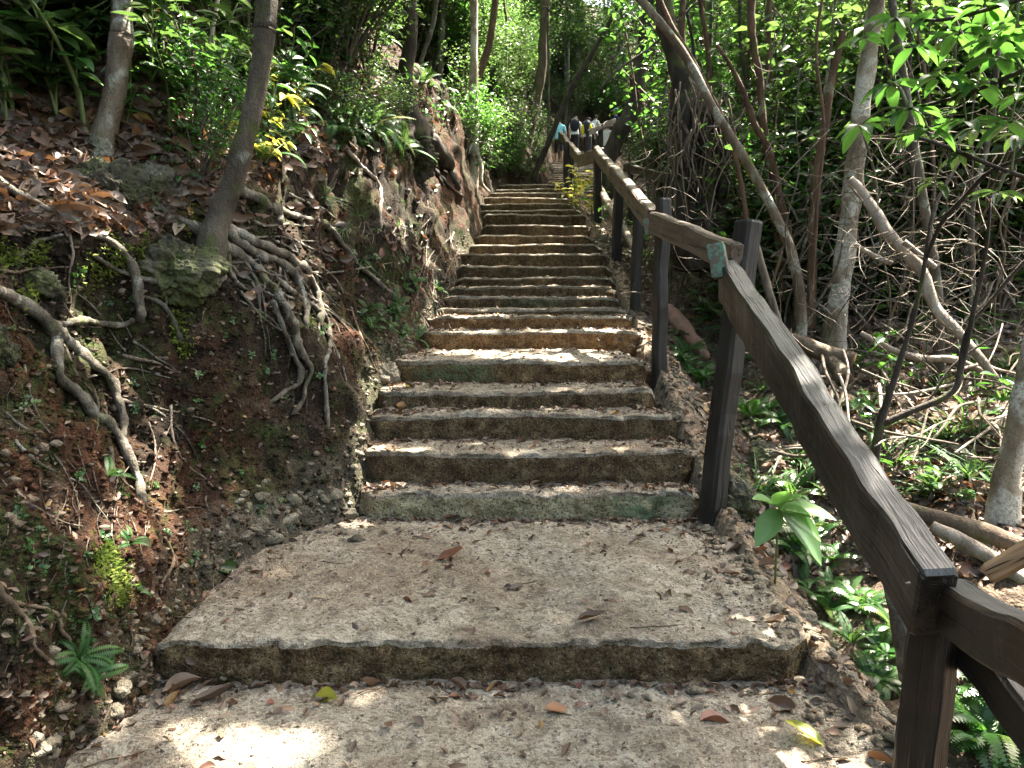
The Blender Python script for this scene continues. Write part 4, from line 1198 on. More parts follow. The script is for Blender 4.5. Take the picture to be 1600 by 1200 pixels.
def zone(kinds, n, rect, label, group, sc=(.8, 1.2), lean=.5, ymax=30, xmax=99, xmin=-99, poly=None, ymin=-9):
    k = tries = 0
    while k < n and tries < n * 8:
        tries += 1
        x, y = random.uniform(rect[0], rect[2]), random.uniform(rect[1], rect[3])
        if poly is not None and not poly(x, y): continue
        h, nn = hit(x, y)
        if h is None or h[1] > ymax or h[1] < ymin or not (xmin < h[0] < xmax): continue
        if h[0] < 0 and not is_bank(x, y): continue
        kd = random.choice(kinds)
        plant(kd, h - nn * .01, label.replace('%', NAME[kd].replace('_', ' ')), group.replace('%', NAME[kd].replace('_', ' ')), random.uniform(*sc), nn, lean)
        k += 1

def path_clear(x, Y):
    c = np.interp(Y, [0, 14.8, 16.2, 22, 27, 31, 36], [0, .2, 1.4, 1.95, 2.1, 3.4, 7])
    return abs(x - c) > np.interp(Y, [0, 14, 17, 24, 30], [3.0, 1.9, 1.3, 1.5, 1.4])
bankp = lambda x, y: y < 330 - .0 * x and not (x > 690 and y > 210)
zone(['glossy', 'glossy', 'seedling'], 16, (0, 60, 170, 230), 'glossy broad leaved % standing in litter on the upper bank', 'broad leaved %s on the upper bank', (.9, 1.3), .2)
zone(['shrub'], 12, (100, -60, 400, 50), '% in the dark growth on top of the bank', '%s in the dark growth on top of the bank', (.6, 1.0), .2)
zone(['fern', 'seedling', 'fern', 'seedling', 'tuft', 'shrub'], 34, (190, 90, 420, 290), 'low % overhanging the litter above the boulders', 'low %s above the boulders', (.28, .5), .35, ymax=7)
zone(['seedling', 'glossy', 'fern', 'seedling'], 44, (120, 0, 400, 220), '% sprouting between trunks on the upper bank', '%s between trunks on the upper bank', (.6, 1.0), .3)
zone(['shrub', 'fern', 'seedling'], 30, (340, 40, 620, 235), 'low small leaved % on the slope beside the leaning tree', 'low %s beside the leaning tree', (.3, .5), .3, ymax=9)
zone(['fern', 'fern', 'fern', 'seedling', 'herb'], 105, (400, 20, 700, 290), '% crowding the shaded slope above the long root', '%s on the shaded slope above the long root', (.55, 1.1), .45, ymax=12, poly=lambda x, y: y < 255 - (x - 400) * .1)
zone(['shrub', 'bush'], 26, (380, -60, 720, 130), 'leafy % on the slope behind the blackened trunk', 'leafy %s on the slope behind the blackened trunk', (.6, 1.1), .2, ymax=25)
zone(['herb', 'herb', 'herb', 'fern'], 45, (570, 400, 690, 560), 'small % rooted in the bank beside the middle steps', 'small %s beside the middle steps', (.3, .55), .6, xmax=-.5)
zone(['herb'], 75, (0, 400, 540, 1000), 'tiny % clinging to the bare cut bank', 'tiny %s on the bare cut bank', (.2, .42), .75, xmax=-.6)
zone(['herb', 'tuft'], 14, (500, 300, 680, 430), 'small % on the red soil streak', 'small %s on the red soil streak', (.3, .5), .6, xmax=-.5)
zone(['seedling', 'yellowish'], 16, (385, 130, 470, 270), 'bright % lit beside the leaning tree', 'bright %s beside the leaning tree', (.5, .9), .4)
for x, y, lab, sc in [(170, 745, 'silvery fern under the knotty root', .36), (203, 850, 'bluish fern hanging beside the yellow moss', .34), (132, 1062, 'small fern low on the bank by the crumbled step', .36), (122, 1030, 'drooping fern beside the hooked brown root', .28), (500, 520, 'sunlit fern at the end of the spreading roots', .3), (215, 925, 'tiny fern at the foot of the bank', .25)]:
    h, n = hit(x, y)
    plant('fern', h, lab, None, sc, n, .7)
# right of the rail
zone(['maiden', 'fern', 'tuft', 'herb'], 32, (1060, 455, 1200, 650), '% between the rail and the pinkish log', '%s between the rail and the pinkish log', (.6, 1.0), .3, xmin=1.0)
zone(['maiden', 'maiden', 'fern'], 15, (1215, 830, 1360, 970), 'bright fern in the ditch under the long beam', 'ferns in the ditch under the long beam', (.45, .7), .3, xmin=1.3)
zone(['maiden', 'fern'], 12, (1290, 950, 1400, 1090), 'yellow green fern beside the scuffed post', 'ferns beside the scuffed post', (.4, .6), .3, xmin=1.22)
zone(['maiden', 'fern'], 14, (1490, 1050, 1620, 1200), 'long leafy fern beneath the rail corner', 'ferns beneath the rail corner', (.7, .9), .3, xmin=1.0)
zone(['tuft', 'maiden', 'herb', 'herb'], 22, (1130, 640, 1300, 800), '% trailing down the ditch past the tall post', '%s in the ditch past the tall post', (.5, .9), .4, xmin=1.0)
zone(['seedling', 'herb', 'fern', 'seedling', 'tuft'], 85, (1240, 470, 1640, 790), '% in the littered ground under the thicket', '%s in the littered ground under the thicket', (.5, 1.0), .1, xmin=1.3)
zone(['yellowish', 'seedling'], 14, (885, 285, 950, 345), 'sunny yellow green % at the top of the flight', 'sunny %s at the top of the flight', (.9, 1.4), .2, xmin=.85)
zone(['fern', 'seedling'], 22, (930, 300, 1020, 440), '% outside the rail along the upper steps', '%s outside the rail along the upper steps', (.8, 1.2), .2, xmin=1.05)
zone(['shrub', 'shrub', 'bush'], 85, (1060, 280, 1640, 560), 'tangled % filling the thicket beyond the rail', 'tangled %s filling the thicket beyond the rail', (.7, 1.5), .1, xmin=2.3, ymax=16, ymin=6.4)
zone(['shrub', 'bush', 'fern'], 34, (945, 150, 1080, 330), '% on the slope below the broad leaning trunk', '%s below the broad leaning trunk', (.5, .9), .1, xmin=1.9, ymax=30, poly=lambda x, y: (lambda h: h is not None and h[1] > 9 and path_clear(h[0] - .5, h[1]))(hit(x, y)[0]))
zone(['shrub', 'fern', 'seedling'], 50, (640, 150, 880, 285), '% on the bright bank around the bend', '%s on the bright bank around the bend', (.7, 1.1), .2, ymax=26, poly=lambda x, y: hit(x, y)[0] is not None and hit(x, y)[0][1] > 11.5)

zone(['bush', 'bush', 'shrub'], 90, (560, -30, 1000, 200), 'leafy % on the far slope round the bend', 'leafy %s on the far slope round the bend', (.6, 1.0), .1, ymax=45, poly=lambda x, y: (lambda h: h is not None and h[1] > 14 and path_clear(h[0], h[1]))(hit(x, y)[0]))
# the broad ribbed plant beside the ditch
h, n = hit(1190, 850)
base = px(1213, 850, 2.75)
bl = thing('broad_leaf_plant', 'broad ribbed leaves of a young plant leaning over the ditch', 'plant', base)
mb = MB()
heart = px(1217, 795, 2.70) - base
v, q, t = tube([[0, 0, -.15], heart * .5, heart], [.005, .004, .004], 6, 8); mb.add(v, q, t)
mb.build('stem', M['stem'], bl)
for k, (x, y, L, up) in enumerate([(1185, 845, .13, (-.1, -.7, .6)), (1245, 770, .12, (.1, -.5, .8)), (1283, 835, .18, (.3, -.6, .7)), (1290, 870, .17, (.3, -.5, .7)), (1225, 762, .09, (-.1, -.6, .8)), (1185, 772, .10, (-.2, -.4, .9)), (1262, 800, .15, (.2, -.6, .7)), (1300, 800, .12, (.1, -.3, .9))]):
    tip = px(x, y, 2.62) - base
    d = tip - heart
    v, t, q, rr = place(leaf_tpl(.5, 'hi', .12, .10), heart[None], norm(d)[None], np.array([up], float), np.linalg.norm(d) * 1.08, k / 9)
    MB().add(v, q, t, rr).build('leaf', M['leaf_pale'], bl)

# leafy branches reaching in at the upper corner
def whorl_branch(label, stem_pts, tips, mat, n=8, L=.105):
    P0, r0 = trunk_pts(stem_pts)
    o = thing('leafy_branch', label, 'branch', P0[0])
    child_tube(o, 'stem', P0, r0, M['bark_dark'], 5, 6)
    for (x, y, Y) in tips:
        c = px(x, y, Y)
        j = int(np.argmin(np.linalg.norm(P0 - c, axis=1)))
        child_tube(o, 'twig', np.array([P0[j], (P0[j] + c) / 2 + np.array([0, 0, .03]), c]), np.array([.006, .005, .003]), M['stem'], 3, 5)
        for k in range(n):
            a = 2 * math.pi * k / n + random.uniform(-.3, .3)
            d = norm(np.array([math.cos(a), math.sin(a) * .8, random.uniform(-.55, .15)]))
            v, t, q, rr = place(leaf_tpl(.42, 'hi', .2, .1), c[None] + d * .015 - np.array(o.location), d[None], norm(np.array([[0, 0, 1.0]]) + rdir(1) * .25), L * random.uniform(.7, 1.2), random.random())
            MB().add(v, q, t, rr).build('leaf', M[mat], o)
whorl_branch('broad green leafy branch drooping into the upper corner', [(1720, 60, 2.6, 9), (1600, 110, 2.7, 8), (1500, 150, 2.8, 6), (1420, 170, 2.9, 4)], [(1420, 168, 2.9), (1345, 195, 3.1), (1470, 120, 2.8), (1560, 90, 2.7), (1510, 190, 2.8), (1610, 150, 2.7), (1450, 200, 2.9), (1530, 130, 2.75), (1390, 130, 3.0), (1580, 190, 2.7)], 'leaf_bright')
whorl_branch('overhanging bright leafy twig above the white barked tree', [(1700, -40, 2.5, 8), (1590, 0, 2.6, 7), (1480, 30, 2.8, 5), (1400, 30, 3.0, 4)], [(1400, 28, 3.0), (1460, 20, 2.9), (1540, 10, 2.7), (1590, 40, 2.6), (1350, 60, 3.2), (1500, 50, 2.8), (1430, 70, 3.0), (1560, 60, 2.7)], 'leaf_bright')
whorl_branch('dark leafy bough under the bright corner leaves', [(1680, 300, 3.6, 8), (1580, 270, 3.6, 7), (1480, 230, 3.7, 6), (1420, 210, 3.8, 4)], [(1420, 212, 3.8), (1500, 240, 3.7), (1560, 300, 3.6), (1590, 210, 3.6), (1460, 285, 3.8), (1530, 200, 3.7)], 'leaf', 8, .10)

SPOTS = [(405, 1172, .09), (440, 1176, .06), (820, 556, .22), (740, 552, .16), (900, 560, .16), (860, 535, .12), (760, 512, .10), (590, 600, .13), (575, 620, .07), (560, 690, .05),
         (560, 250, .10), (590, 300, .10), (625, 345, .13), (655, 385, .12), (610, 330, .10), (640, 300, .08), (680, 420, .06), (455, 375, .05), (470, 410, .05), (487, 440, .05), (500, 470, .04), (440, 330, .05), (505, 350, .04), (530, 510, .07), (480, 345, .04),
         (30, 170, .22), (70, 190, .20), (110, 180, .12), (20, 130, .15), (90, 60, .18), (30, 60, .2), (160, 110, .12), (190, 140, .10), (55, 300, .06), (110, 310, .05), (150, 330, .05), (160, 570, .05), (135, 560, .05), (235, 745, .08), (225, 700, .06), (255, 775, .07), (150, 830, .06), (165, 870, .06), (175, 900, .05), (200, 840, .06), (120, 830, .05),
         (800, 312, .40), (850, 313, .35), (750, 300, .30), (735, 290, .2), (720, 190, .5), (700, 215, .35), (740, 150, .4), (690, 160, .4), (740, 60, .5),
         (290, 120, .15), (320, 150, .14), (260, 190, .12), (300, 180, .1), (480, 200, .16), (520, 190, .14), (450, 170, .14), (430, 120, .14), (540, 160, .14), (415, 260, .10), (395, 235, .08), (560, 110, .2), (620, 80, .2),
         (1240, 790, .10), (1260, 830, .10), (1300, 880, .13), (1330, 900, .13), (1330, 1000, .10), (1370, 1020, .10), (1560, 1120, .2), (1110, 560, .08), (1060, 505, .10), (1150, 590, .06), (720, 545, .08), (960, 540, .05), (920, 480, .05), (850, 395, .06), (940, 540, .06)]
SP = []
for (x, y, r) in SPOTS:
    h, n = hit(x, y)
    if h is not None: SP.append((h, r))
# things in the air that catch the sun
for (x, y, Y, r) in [(1020, 320, 5.2, .08), (985, 300, 7.5, .05), (1075, 372, 4.1, .05), (1340, 300, 4.95, .15), (1400, 380, 4.9, .15), (1450, 440, 4.8, .12), (1560, 400, 3.8, .25), (1600, 20, 2.6, .15), (1275, 825, 2.62, .06), (960, 268, 8.6, .12), (985, 300, 7.2, .10), (1008, 328, 5.6, .08), (1070, 372, 4.1, .06), (1250, 620, 2.6, .03), (1390, 830, 1.85, .02), (820, 700, 3.85, .05), (640, 690, 3.85, .06), (900, 600, 4.4, .05), (760, 640, 4.2, .05), (700, 480, 6.4, .1), (850, 440, 7.3, .1), (800, 400, 8.3, .12), (860, 360, 9.6, .15), (741, 100, 12.2, .3), (741, 200, 12.2, .35), (741, 30, 12.2, .3), (40, 70, 4.0, .2), (60, 120, 3.9, .2), (120, 100, 4.1, .18), (170, 90, 4.4, .12), (480, 195, 6.5, .2), (530, 180, 7, .2), (560, 110, 8.5, .3), (620, 90, 8.5, .25), (440, 170, 6, .2), (420, 60, 7, .25), (300, 130, 5, .2), (1180, 110, 6.5, .3), (1310, 150, 6, .3), (941, 290, 10, .3)]:
    SP.append((px(x, y, Y), r))
SPc = np.array([s[0] for s in SP]); SPr = np.array([s[1] for s in SP])

def sun_clear(x, Y, top):
    """False where a crown standing at (x, Y) would close one of the gaps over the bank or the steps."""
    for c in SPc[(SPc[:, 0] < .9) & (SPc[:, 1] < 9)]:
        for z in np.arange(3.0, top, 1.0):
            if z < c[2]: continue
            p = c + SUN * ((z - c[2]) / SUN[2])
            if (p[0] - x) ** 2 + (p[1] - Y) ** 2 < 1.4 ** 2: return False
    return True
# ---------------------------------------------------------------- forest trees (trunk with limbs, crown of leaf sprays)
def forest_tree(seed, H=9.0, mat='leaf', low=.15, nl=16, per=58, L=.105):
    random.seed(seed)
    tr, cr = MB(), MB()
    c = np.array([[0, 0, -.3], [random.uniform(-.15, .15), random.uniform(-.15, .15), H * .25], [random.uniform(-.4, .4), random.uniform(-.4, .4), H * .55], [random.uniform(-.8, .8), random.uniform(-.8, .8), H]])
    C = spline(c, 24)
    v, q, t = tube(C, np.linspace(.085, .02, 24), 8, 24, .15, seed)
    tr.add(v, q, t)
    for k in range(nl):
        f = low + (1 - low) * (k + random.random()) / nl
        p = C[min(23, int(f * 23))]
        az = random.uniform(0, 2 * math.pi); ln = random.uniform(.7, 1.9) * (1.15 - .4 * f)
        tip = p + np.array([math.cos(az) * ln, math.sin(az) * ln, ln * random.uniform(-.1, .7)])
        B = spline(np.array([p, (p + tip) / 2 + RNG.normal(0, .12, 3), tip]), 6)
        v, q, t = tube(B, np.linspace(.028, .006, 6) * (1.1 - .5 * f), 4, 6, cap=False)
        tr.add(v, q)
        for m in range(4):
            ctr = B[2 + m] + RNG.normal(0, .28, 3)
            pos = ctr + RNG.normal(0, 1, (per, 3)) * np.array([.30, .30, .18])
            leaves(cr, pos, L, MID if L > .1 else LO, (-.6, .3), .55)
    return tr.mesh('trunk', M[random.choice(['bark_grey', 'bark_brown', 'bark_brown', 'bark_pale', 'bark_dark'])]), cr.mesh('crown', M[mat])
VAR = [forest_tree(100 + k, random.uniform(8, 11), m, lo) for k, (m, lo) in enumerate([('leaf', .10), ('leaf', .3), ('leaf_dark', .12), ('leaf_bright', .2), ('leaf', .5), ('leaf_dark', .48), ('leaf', .55)])]
random.seed(77)
def forest_at(x, Y, label, group, sc=1.0, lean=.06):
    h, n = drop(x, Y)
    if h is None: return
    c0 = np.interp(Y, [0, 14.8, 16.2, 22, 27, 31, 36], [0, .2, 1.4, 1.95, 2.1, 3.4, 7])
    near = -2.2 < x - c0 < 3.2 and Y < 33
    a, b = random.choice(VAR[-3:] if near else VAR)
    o = thing('tree', label, 'tree', h, random.uniform(0, 6.28), group, sc)
    o.rotation_euler = (random.uniform(-lean, lean), random.uniform(-lean, lean), random.uniform(0, 6.28))
    link('trunk', a, o); link('crown', b, o)
def scatter(n, xr, yr, label, group, sc=(.7, 1.1), dmin=.9, ok=None, seed=1):
    random.seed(seed)
    got = []; tries = 0
    while len(got) < n and tries < n * 40:
        tries += 1
        x, Y = random.uniform(*xr), random.uniform(*yr)
        if ok and not ok(x, Y): continue
        if x < 9 and Y < 14 and not sun_clear(x, Y, path_z(Y) + 10 * sc[1]): continue
        if any((x - a) ** 2 + (Y - b) ** 2 < dmin ** 2 for a, b in got): continue
        got.append((x, Y))
        forest_at(x, Y, label, group, random.uniform(*sc))
scatter(18, (2.6, 13), (8.5, 20), 'leafy tree standing in the thick woodland beyond the rail', 'woodland trees beyond the rail', (.6, 1.05), .9, path_clear, 3)
scatter(44, (-5, 12), (17.5, 37), 'slender leafy tree on the rising ground behind the hikers', 'slender trees behind the hikers', (.7, 1.15), 1.2, path_clear, 4)
scatter(20, (-12, -3.6), (6, 20), 'leafy tree rooted high on the slope above the bank', 'leafy trees high on the slope above the bank', (.6, 1.0), 1.1, None, 5)
scatter(20, (8, 26), (10, 32), 'distant leafy tree deep in the wood beyond the rail', 'distant trees deep in the wood', (.8, 1.3), 1.6, path_clear, 6)
scatter(24, (-6, 16), (33, 41), 'tall leafy tree closing the view far behind the hikers', 'tall trees far behind the hikers', (1.25, 1.7), 1.4, None, 7)
scatter(14, (3.2, 12), (7.5, 12), 'dark leafy sapling close behind the rail thicket', 'dark saplings behind the rail thicket', (.45, .75), .7, path_clear, 8)
random.seed(78)
# bushes filling the understorey further off
for k in range(150):
    x, Y = random.uniform(-7, 18), random.uniform(11, 36)
    if not path_clear(x - .6, Y) or not path_clear(x + .6, Y) or (x < 0 and Y < 14): continue
    h, n = drop(x, Y)
    if h is None: continue
    plant('bush', h, 'leafy bush in the understorey of the far wood', 'understorey bushes of the far wood', random.uniform(.6, 1.1), None)
# far wood that reads as one mass
n = 60000
fx_ = RNG.uniform(-26, 46, n); fy_ = RNG.uniform(38, 52, n)
gz = np.interp(fy_, [36, 50], [8.8, 11]) - np.clip((fx_ - 6) * .18, 0, 6) - .5
fz_ = gz + RNG.uniform(0, 1, n) ** 1.2 * (19 + 4 * vnoise(np.column_stack([fx_, fy_, gz * 0]), .25, 4))
keep = fbm(np.column_stack([fx_, fy_, fz_]), .5, 3, 9) > -.55
mb = leaves(MB(), np.column_stack([fx_, fy_, fz_])[keep], .40, LO, (-.6, .3), .5)
tag(mb.build('far_foliage', M['leaf']), 'far leafy wood behind everything', None, None, 'stuff')

n = 15000  # unseen leaf mass behind the camera, added to cut sky light and deepen shade
wx = np.concatenate([RNG.uniform(-10, 10, n), RNG.uniform(3.0, 9, n // 2)]); wy = np.concatenate([RNG.uniform(-9, -3, n), RNG.uniform(-4, .5, n // 2)])
wz = RNG.uniform(-2, 9, n + n // 2)
keep = (np.abs(wx) > np.interp(wz, [0, 4, 7], [1.4, 1.4, 0])) & (fbm(np.column_stack([wx, wy, wz]), .6, 3, 19) > -.3)
mb = leaves(MB(), np.column_stack([wx, wy, wz])[keep], .30, LO, (-.6, .3), .5)
tag(mb.build('lower_wood_foliage', M['leaf']), 'unseen leafy wood lower down the path, added to cut sky light', None, None, 'stuff')

# ---------------------------------------------------------------- overhead crowns of the near trees: they shade the steps; gaps let the sun patches in
def canopy(xr, yr, od, L, seed, zlo=7.6, zhi=10.8, clump=0.0, thresh=-9):
    area = (xr[1] - xr[0]) * (yr[1] - yr[0])
    n = int(area * od / (.225 * L * L * .72))
    g = np.column_stack([RNG.uniform(*xr, n), RNG.uniform(*yr, n), np.zeros(n)])
    g[:, 2] = path_z(g[:, 1]) + np.clip(-g[:, 0] - .8, 0, 4) * .9
    zc = np.maximum(RNG.uniform(zlo, zhi, n), 1.6 + .44 * (g[:, 1] + 4) + RNG.uniform(0, 3, n))
    p = g + SUN * ((zc - g[:, 2]) / SUN[2])[:, None]
    # gaps
    keep = np.ones(n, bool)
    rr = RNG.uniform(.75, 1.2, n)
    for c, r in zip(SPc, SPr):
        w = p - c
        dist = np.linalg.norm(w - (w @ SUN)[:, None] * SUN, axis=1)
        keep &= ~((dist < (r + L * .65) * rr))
    u = p - (p @ SUN)[:, None] * SUN
    keep &= fbm(u, .9, 3, seed) > thresh
    return p[keep]
can = [canopy((-2.4, 1.9), (-2.5, 5.5), 4.2, .20, 91),
       canopy((-2.4, 2.2), (5.5, 13.5), 2.0, .20, 96, thresh=-.45),
       canopy((-8, -2.0), (-1, 16), 2.0, .22, 92, thresh=-.25),
       canopy((1.9, 9), (-1, 15), .3, .22, 93, thresh=-.1),
       canopy((-1.2, 3), (14.5, 19), 2.2, .24, 94, thresh=-.3),
       canopy((-4, 6), (19, 34), 1.3, .26, 95, 15, 20),
       canopy((3, 14), (14, 28), .9, .26, 97, 12, 18, thresh=-.1)]
CP = np.concatenate(can)
# every leaf belongs to the nearest trunk's crown
tops = np.array([t[1] for t in TREES])
own = np.argmin(((CP[:, None, :2] - tops[None, :, :2]) ** 2).sum(-1), axis=1)
for k, (o, tp) in enumerate(TREES):
    sel = CP[own == k]
    if len(sel) < 30: continue
    mb = leaves(MB(), sel - np.array(o.location), .22, LO, (-.4, .25), .75)
    mb.build('crown', M['leaf'], o)
# ---------------------------------------------------------------- fallen leaves, twigs, gravel
CURLS = [leaf_tpl(.48, 'hi', d, f) for d, f in ((.05, .10), (.25, .22), (-.2, .18), (.1, -.16), (-.1, .30))]
CURLM = [leaf_tpl(.5, 'mid', d, f) for d, f in ((.05, .10), (.2, .2), (-.15, .18), (.05, -.15))]
def lay(h, n, L, rnd, tpl=None, az=None, tilt=.22, lift=.004):
    az = random.uniform(0, 2 * math.pi) if az is None else az
    up = norm(n + RNG.normal(0, tilt, 3))
    d = np.array([math.cos(az), math.sin(az), 0.0]); d = norm(d - up * (d @ up))
    return place(tpl or random.choice(CURLS), (h + n * lift - d * L * .5)[None], d[None], up[None], L, rnd)
def fallen(h, n, L, rnd, label, group=None, mat='dry', az=None, tilt=.22, name='fallen_leaf', lift=.006):
    v, t, q, rr = lay(np.zeros(3), n, L, rnd, None, az, tilt, lift)
    v = v + L * .07 * np.column_stack([vnoise(v + h, .5 / L * 6, 3), vnoise(v + h, .5 / L * 6, 4), .8 * vnoise(v + h, .5 / L * 5, 5)])
    o = MB().add(v, q, t, rr).build(name, M[mat], None, True, h)
    return tag(o, label, 'leaf', group)
random.seed(501)
for x, y, L, rnd, mat, lab, az in [
    (705, 874, .125, .90, 'dry', 'dark red curled leaf lying alone on the wide landing', .1),
    (352, 888, .10, .5, 'leaf', 'green leaf lying near the bank on the wide landing', .3),
    (503, 1092, .11, .3, 'yellow_leaf', 'yellow green curled leaf at the foot of the lowest riser', 2.9),
    (1256, 1156, .11, .1, 'yellow_leaf', 'olive yellow leaf on rubble beside the scuffed post', 2.4),
    (925, 972, .10, .80, 'dry', 'pale tan leaf on the lip of the wide landing', .2),
    (284, 1080, .12, .6, 'dry', 'tan leaf at the crumbled end of the lowest riser', .5),
    (335, 1096, .13, .15, 'dry_grey', 'slate grey leaf beside the crumbled end of the lowest riser', .6),
    (318, 937, .09, .65, 'dry', 'curled tan leaf at the bank edge of the landing', 1.9),
    (706, 813, .09, .93, 'dry', 'reddish brown leaf propped against the pale riser', .4),
    (1076, 800, .11, .4, 'dry', 'torn brown leaf by the tall post foot', 2.5),
    (724, 1196, .09, .92, 'dry', 'red leaf on the lowest landing at the bottom edge', .2),
    (632, 633, .10, .97, 'dry', 'orange brown leaf on the step below the broken edge', .1),
    (1208, 970, .08, .96, 'dry', 'orange leaf on rubble below the broad ribbed plant', 2.7),
    (1142, 902, .08, .99, 'dry', 'yellow leaf near the rubble edge of the landing', 2.8),
    (430, 862, .07, .99, 'dry', 'small orange leaf near the limestone rubble', .1),
    (400, 895, .06, .99, 'dry', 'small yellow leaf beside the green one on the landing', .2),
    (168, 222, .10, 1.0, 'dry', 'yellow leaf resting on the square mossy boulder', .3),
    (66, 200, .13, .92, 'dry', 'bright red leaf in the sunlit litter of the upper bank', .5),
    (640, 606, .06, 1.0, 'yellow_leaf', 'small yellow leaf by the tan boulder', .2),
    (745, 603, .06, .5, 'leaf', 'small green leaf on the step under the mossy riser', .3),
    (875, 1112, .10, .78, 'dry', 'crumpled pinkish leaf on the lowest landing', .1),
    (1180, 1108, .12, .7, 'dry', 'buff leaf close to the crumbled right riser end', .3),
    (1120, 1126, .10, .85, 'dry', 'ochre leaf on the lowest landing near the rail', .2),
    (1215, 1105, .11, .25, 'dry', 'dark brown leaf under the end of the lowest riser', 2.7),
    (455, 1110, .11, .8, 'dry', 'rosy brown leaf under the middle of the lowest riser', .4)]:
    h, n = hit(x, y)
    fallen(h, n, L, rnd, lab, None, mat, az, .15)

def tread_pts(k, n, bias):
    """Random spots on tread k, gathered towards the next riser (bias > 1) and the ends."""
    s = ALL[len(LOW) + k] if k >= 0 else LOW[-1]
    e = ALL[len(LOW) + k + 1] if len(LOW) + k + 1 < len(ALL) else dict(Y=16)
    t = 1 - RNG.random(n) ** bias
    u = RNG.random(n)
    u = np.where(RNG.random(n) < .3, np.where(u < .5, u * .25, 1 - (1 - u) * .25), u)
    out = []
    for a, b in zip(t, u):
        x = s['xl'] + .02 + (s['xr'] - s['xl'] - .04) * b; Y = s['Y'] + .05 + (e['Y'] - s['Y'] - .07) * a
        loc, nor, i, d = BVH.ray_cast(Vector((x, Y, s['z'] + .12)), Vector((0, 0, -1)))
        if loc is not None: out.append((np.array(loc), np.array(nor) * (1 if nor[2] > 0 else -1)))
    return out
ZONES = [(-1, 38, 4.5, (.04, .085), 'dry brown leaf in the drift below the lowest riser', 'leaves in the drift below the lowest riser'),
         (0, 30, 1.3, (.02, .05), 'small dry leaf scattered on the wide landing', 'leaves scattered on the wide landing'),
         (0, 30, 9.0, (.035, .07), 'dry leaf in the drift under the pale riser', 'leaves in the drift under the pale riser'),
         (1, 26, 1.8, (.03, .07), 'dry leaf on the tread of the pale step', 'leaves on the pale step'),
         (2, 26, 2.0, (.03, .07), 'dry leaf on the third tread up', 'leaves on the third tread'),
         (3, 22, 2.0, (.03, .07), 'dry leaf on the fourth tread up', 'leaves on the fourth tread'),
         (4, 18, 2.0, (.04, .08), 'dry leaf on the fifth tread under the mossy riser', 'leaves under the mossy riser')]
for k, n, b, Ls, lab, grp in ZONES:
    for h, nn in tread_pts(k, n, b):
        fallen(h, nn, random.uniform(*Ls), RNG.random() * .9, lab, grp, random.choice(['dry', 'dry', 'dry_grey']), None, .3)
def shoulder(n, y0, y1, off=(-.02, .28)):
    out = []
    for _ in range(n):
        Y = random.uniform(y0, y1); xr = np.interp(Y, [1, 2.3, 3.62, 4.78, 6, 8.3, 14.8], [1.0, .92, .94, .9, .98, 1.0, .98])
        loc, nor = drop(xr + random.uniform(*off), Y, path_z(Y) + .5)
        if loc is not None: out.append((loc, nor))
    return out
for h, nn in shoulder(44, 1.7, 6):
    fallen(h, nn, random.uniform(.05, .1), RNG.random() * .9, 'dry leaf on the rubble strip between steps and rail', 'leaves on the rubble strip by the rail', random.choice(['dry', 'dry_grey']), None, .35)
k = 0
while k < 60:
    x, y = random.uniform(0, 330), random.uniform(110, 340)
    h, n = hit(x, y)
    if h is None or h[1] > 7: continue
    fallen(h, n, random.uniform(.08, .14), RNG.random(), 'large curled dry leaf in the litter of the upper bank', 'large dry leaves on the upper bank', random.choice(['dry', 'dry', 'dry_grey']), None, .5, lift=.02)
    k += 1

# the litter nobody could count
def litter(name, spots, Ls, mats, label, tilt=.3, lod=None):
    mb = MB()
    P = np.array([s[0] for s in spots]); N = np.array([s[1] for s in spots]); n = len(P)
    up = norm(N + RNG.normal(0, tilt, (n, 3)))
    a = RNG.uniform(0, 2 * math.pi, n); d = np.column_stack([np.cos(a), np.sin(a), np.zeros(n)])
    d = norm(d - up * (d * up).sum(1, keepdims=True))
    L = RNG.uniform(Ls[0], Ls[1], n)
    which = RNG.integers(0, len(CURLM), n); mw = RNG.integers(0, len(mats), n)
    for k in range(len(CURLM)):
        for j in range(len(mats)):
            s = (which == k) & (mw == j)
            if not s.any(): continue
            v, t, q, rr = place(CURLM[k], (P + N * .006 - d * L[:, None] * .5)[s], d[s], up[s], L[s], RNG.random(s.sum()))
            mb.add(v, q, t, rr, j)
    return tag(mb.build(name, [M[m] for m in mats]), label, None, None, 'stuff')
sp = []
for k in range(-1, 24):
    sp += tread_pts(k, {-1: 800, 0: 420}.get(k, 300 if k < 8 else 110), {-1: 5.0, 0: 2.4}.get(k, 2.2))
sp += tread_pts(0, 420, 12) + shoulder(1500, 1.4, 14, (-.05, .35))
litter('step_litter', sp, (.012, .05), ['dry', 'dry_grey', 'dry_grey'], 'crumbled leaf litter drifted on the treads')
def screen_spots(n, rect, ok=None):
    out = []; tries = 0
    while len(out) < n and tries < n * 4:
        tries += 1
        x, y = random.uniform(rect[0], rect[2]), random.uniform(rect[1], rect[3])
        h, nn = hit(x, y)
        if h is None or (ok and not ok(h, x, y)): continue
        out.append((h, nn))
    return out
sp = screen_spots(5200, (-60, -40, 720, 360), lambda h, x, y: h[1] < 14 and (x < 330 or y < 300 - .25 * (x - 330))) + screen_spots(260, (300, 220, 700, 480), lambda h, x, y: h[0] < -.5)
litter('bank_litter', sp, (.04, .11), ['dry', 'dry', 'dry_grey'], 'dead leaf litter blanketing the upper bank', .5)
sp = screen_spots(6500, (940, 250, 1660, 900), lambda h, x, y: h[0] > 1.05 and h[1] < 14)
litter('forest_litter', sp, (.04, .10), ['dry', 'dry_grey', 'dry_grey'], 'dead leaf litter under the thicket beyond the rail', .5)
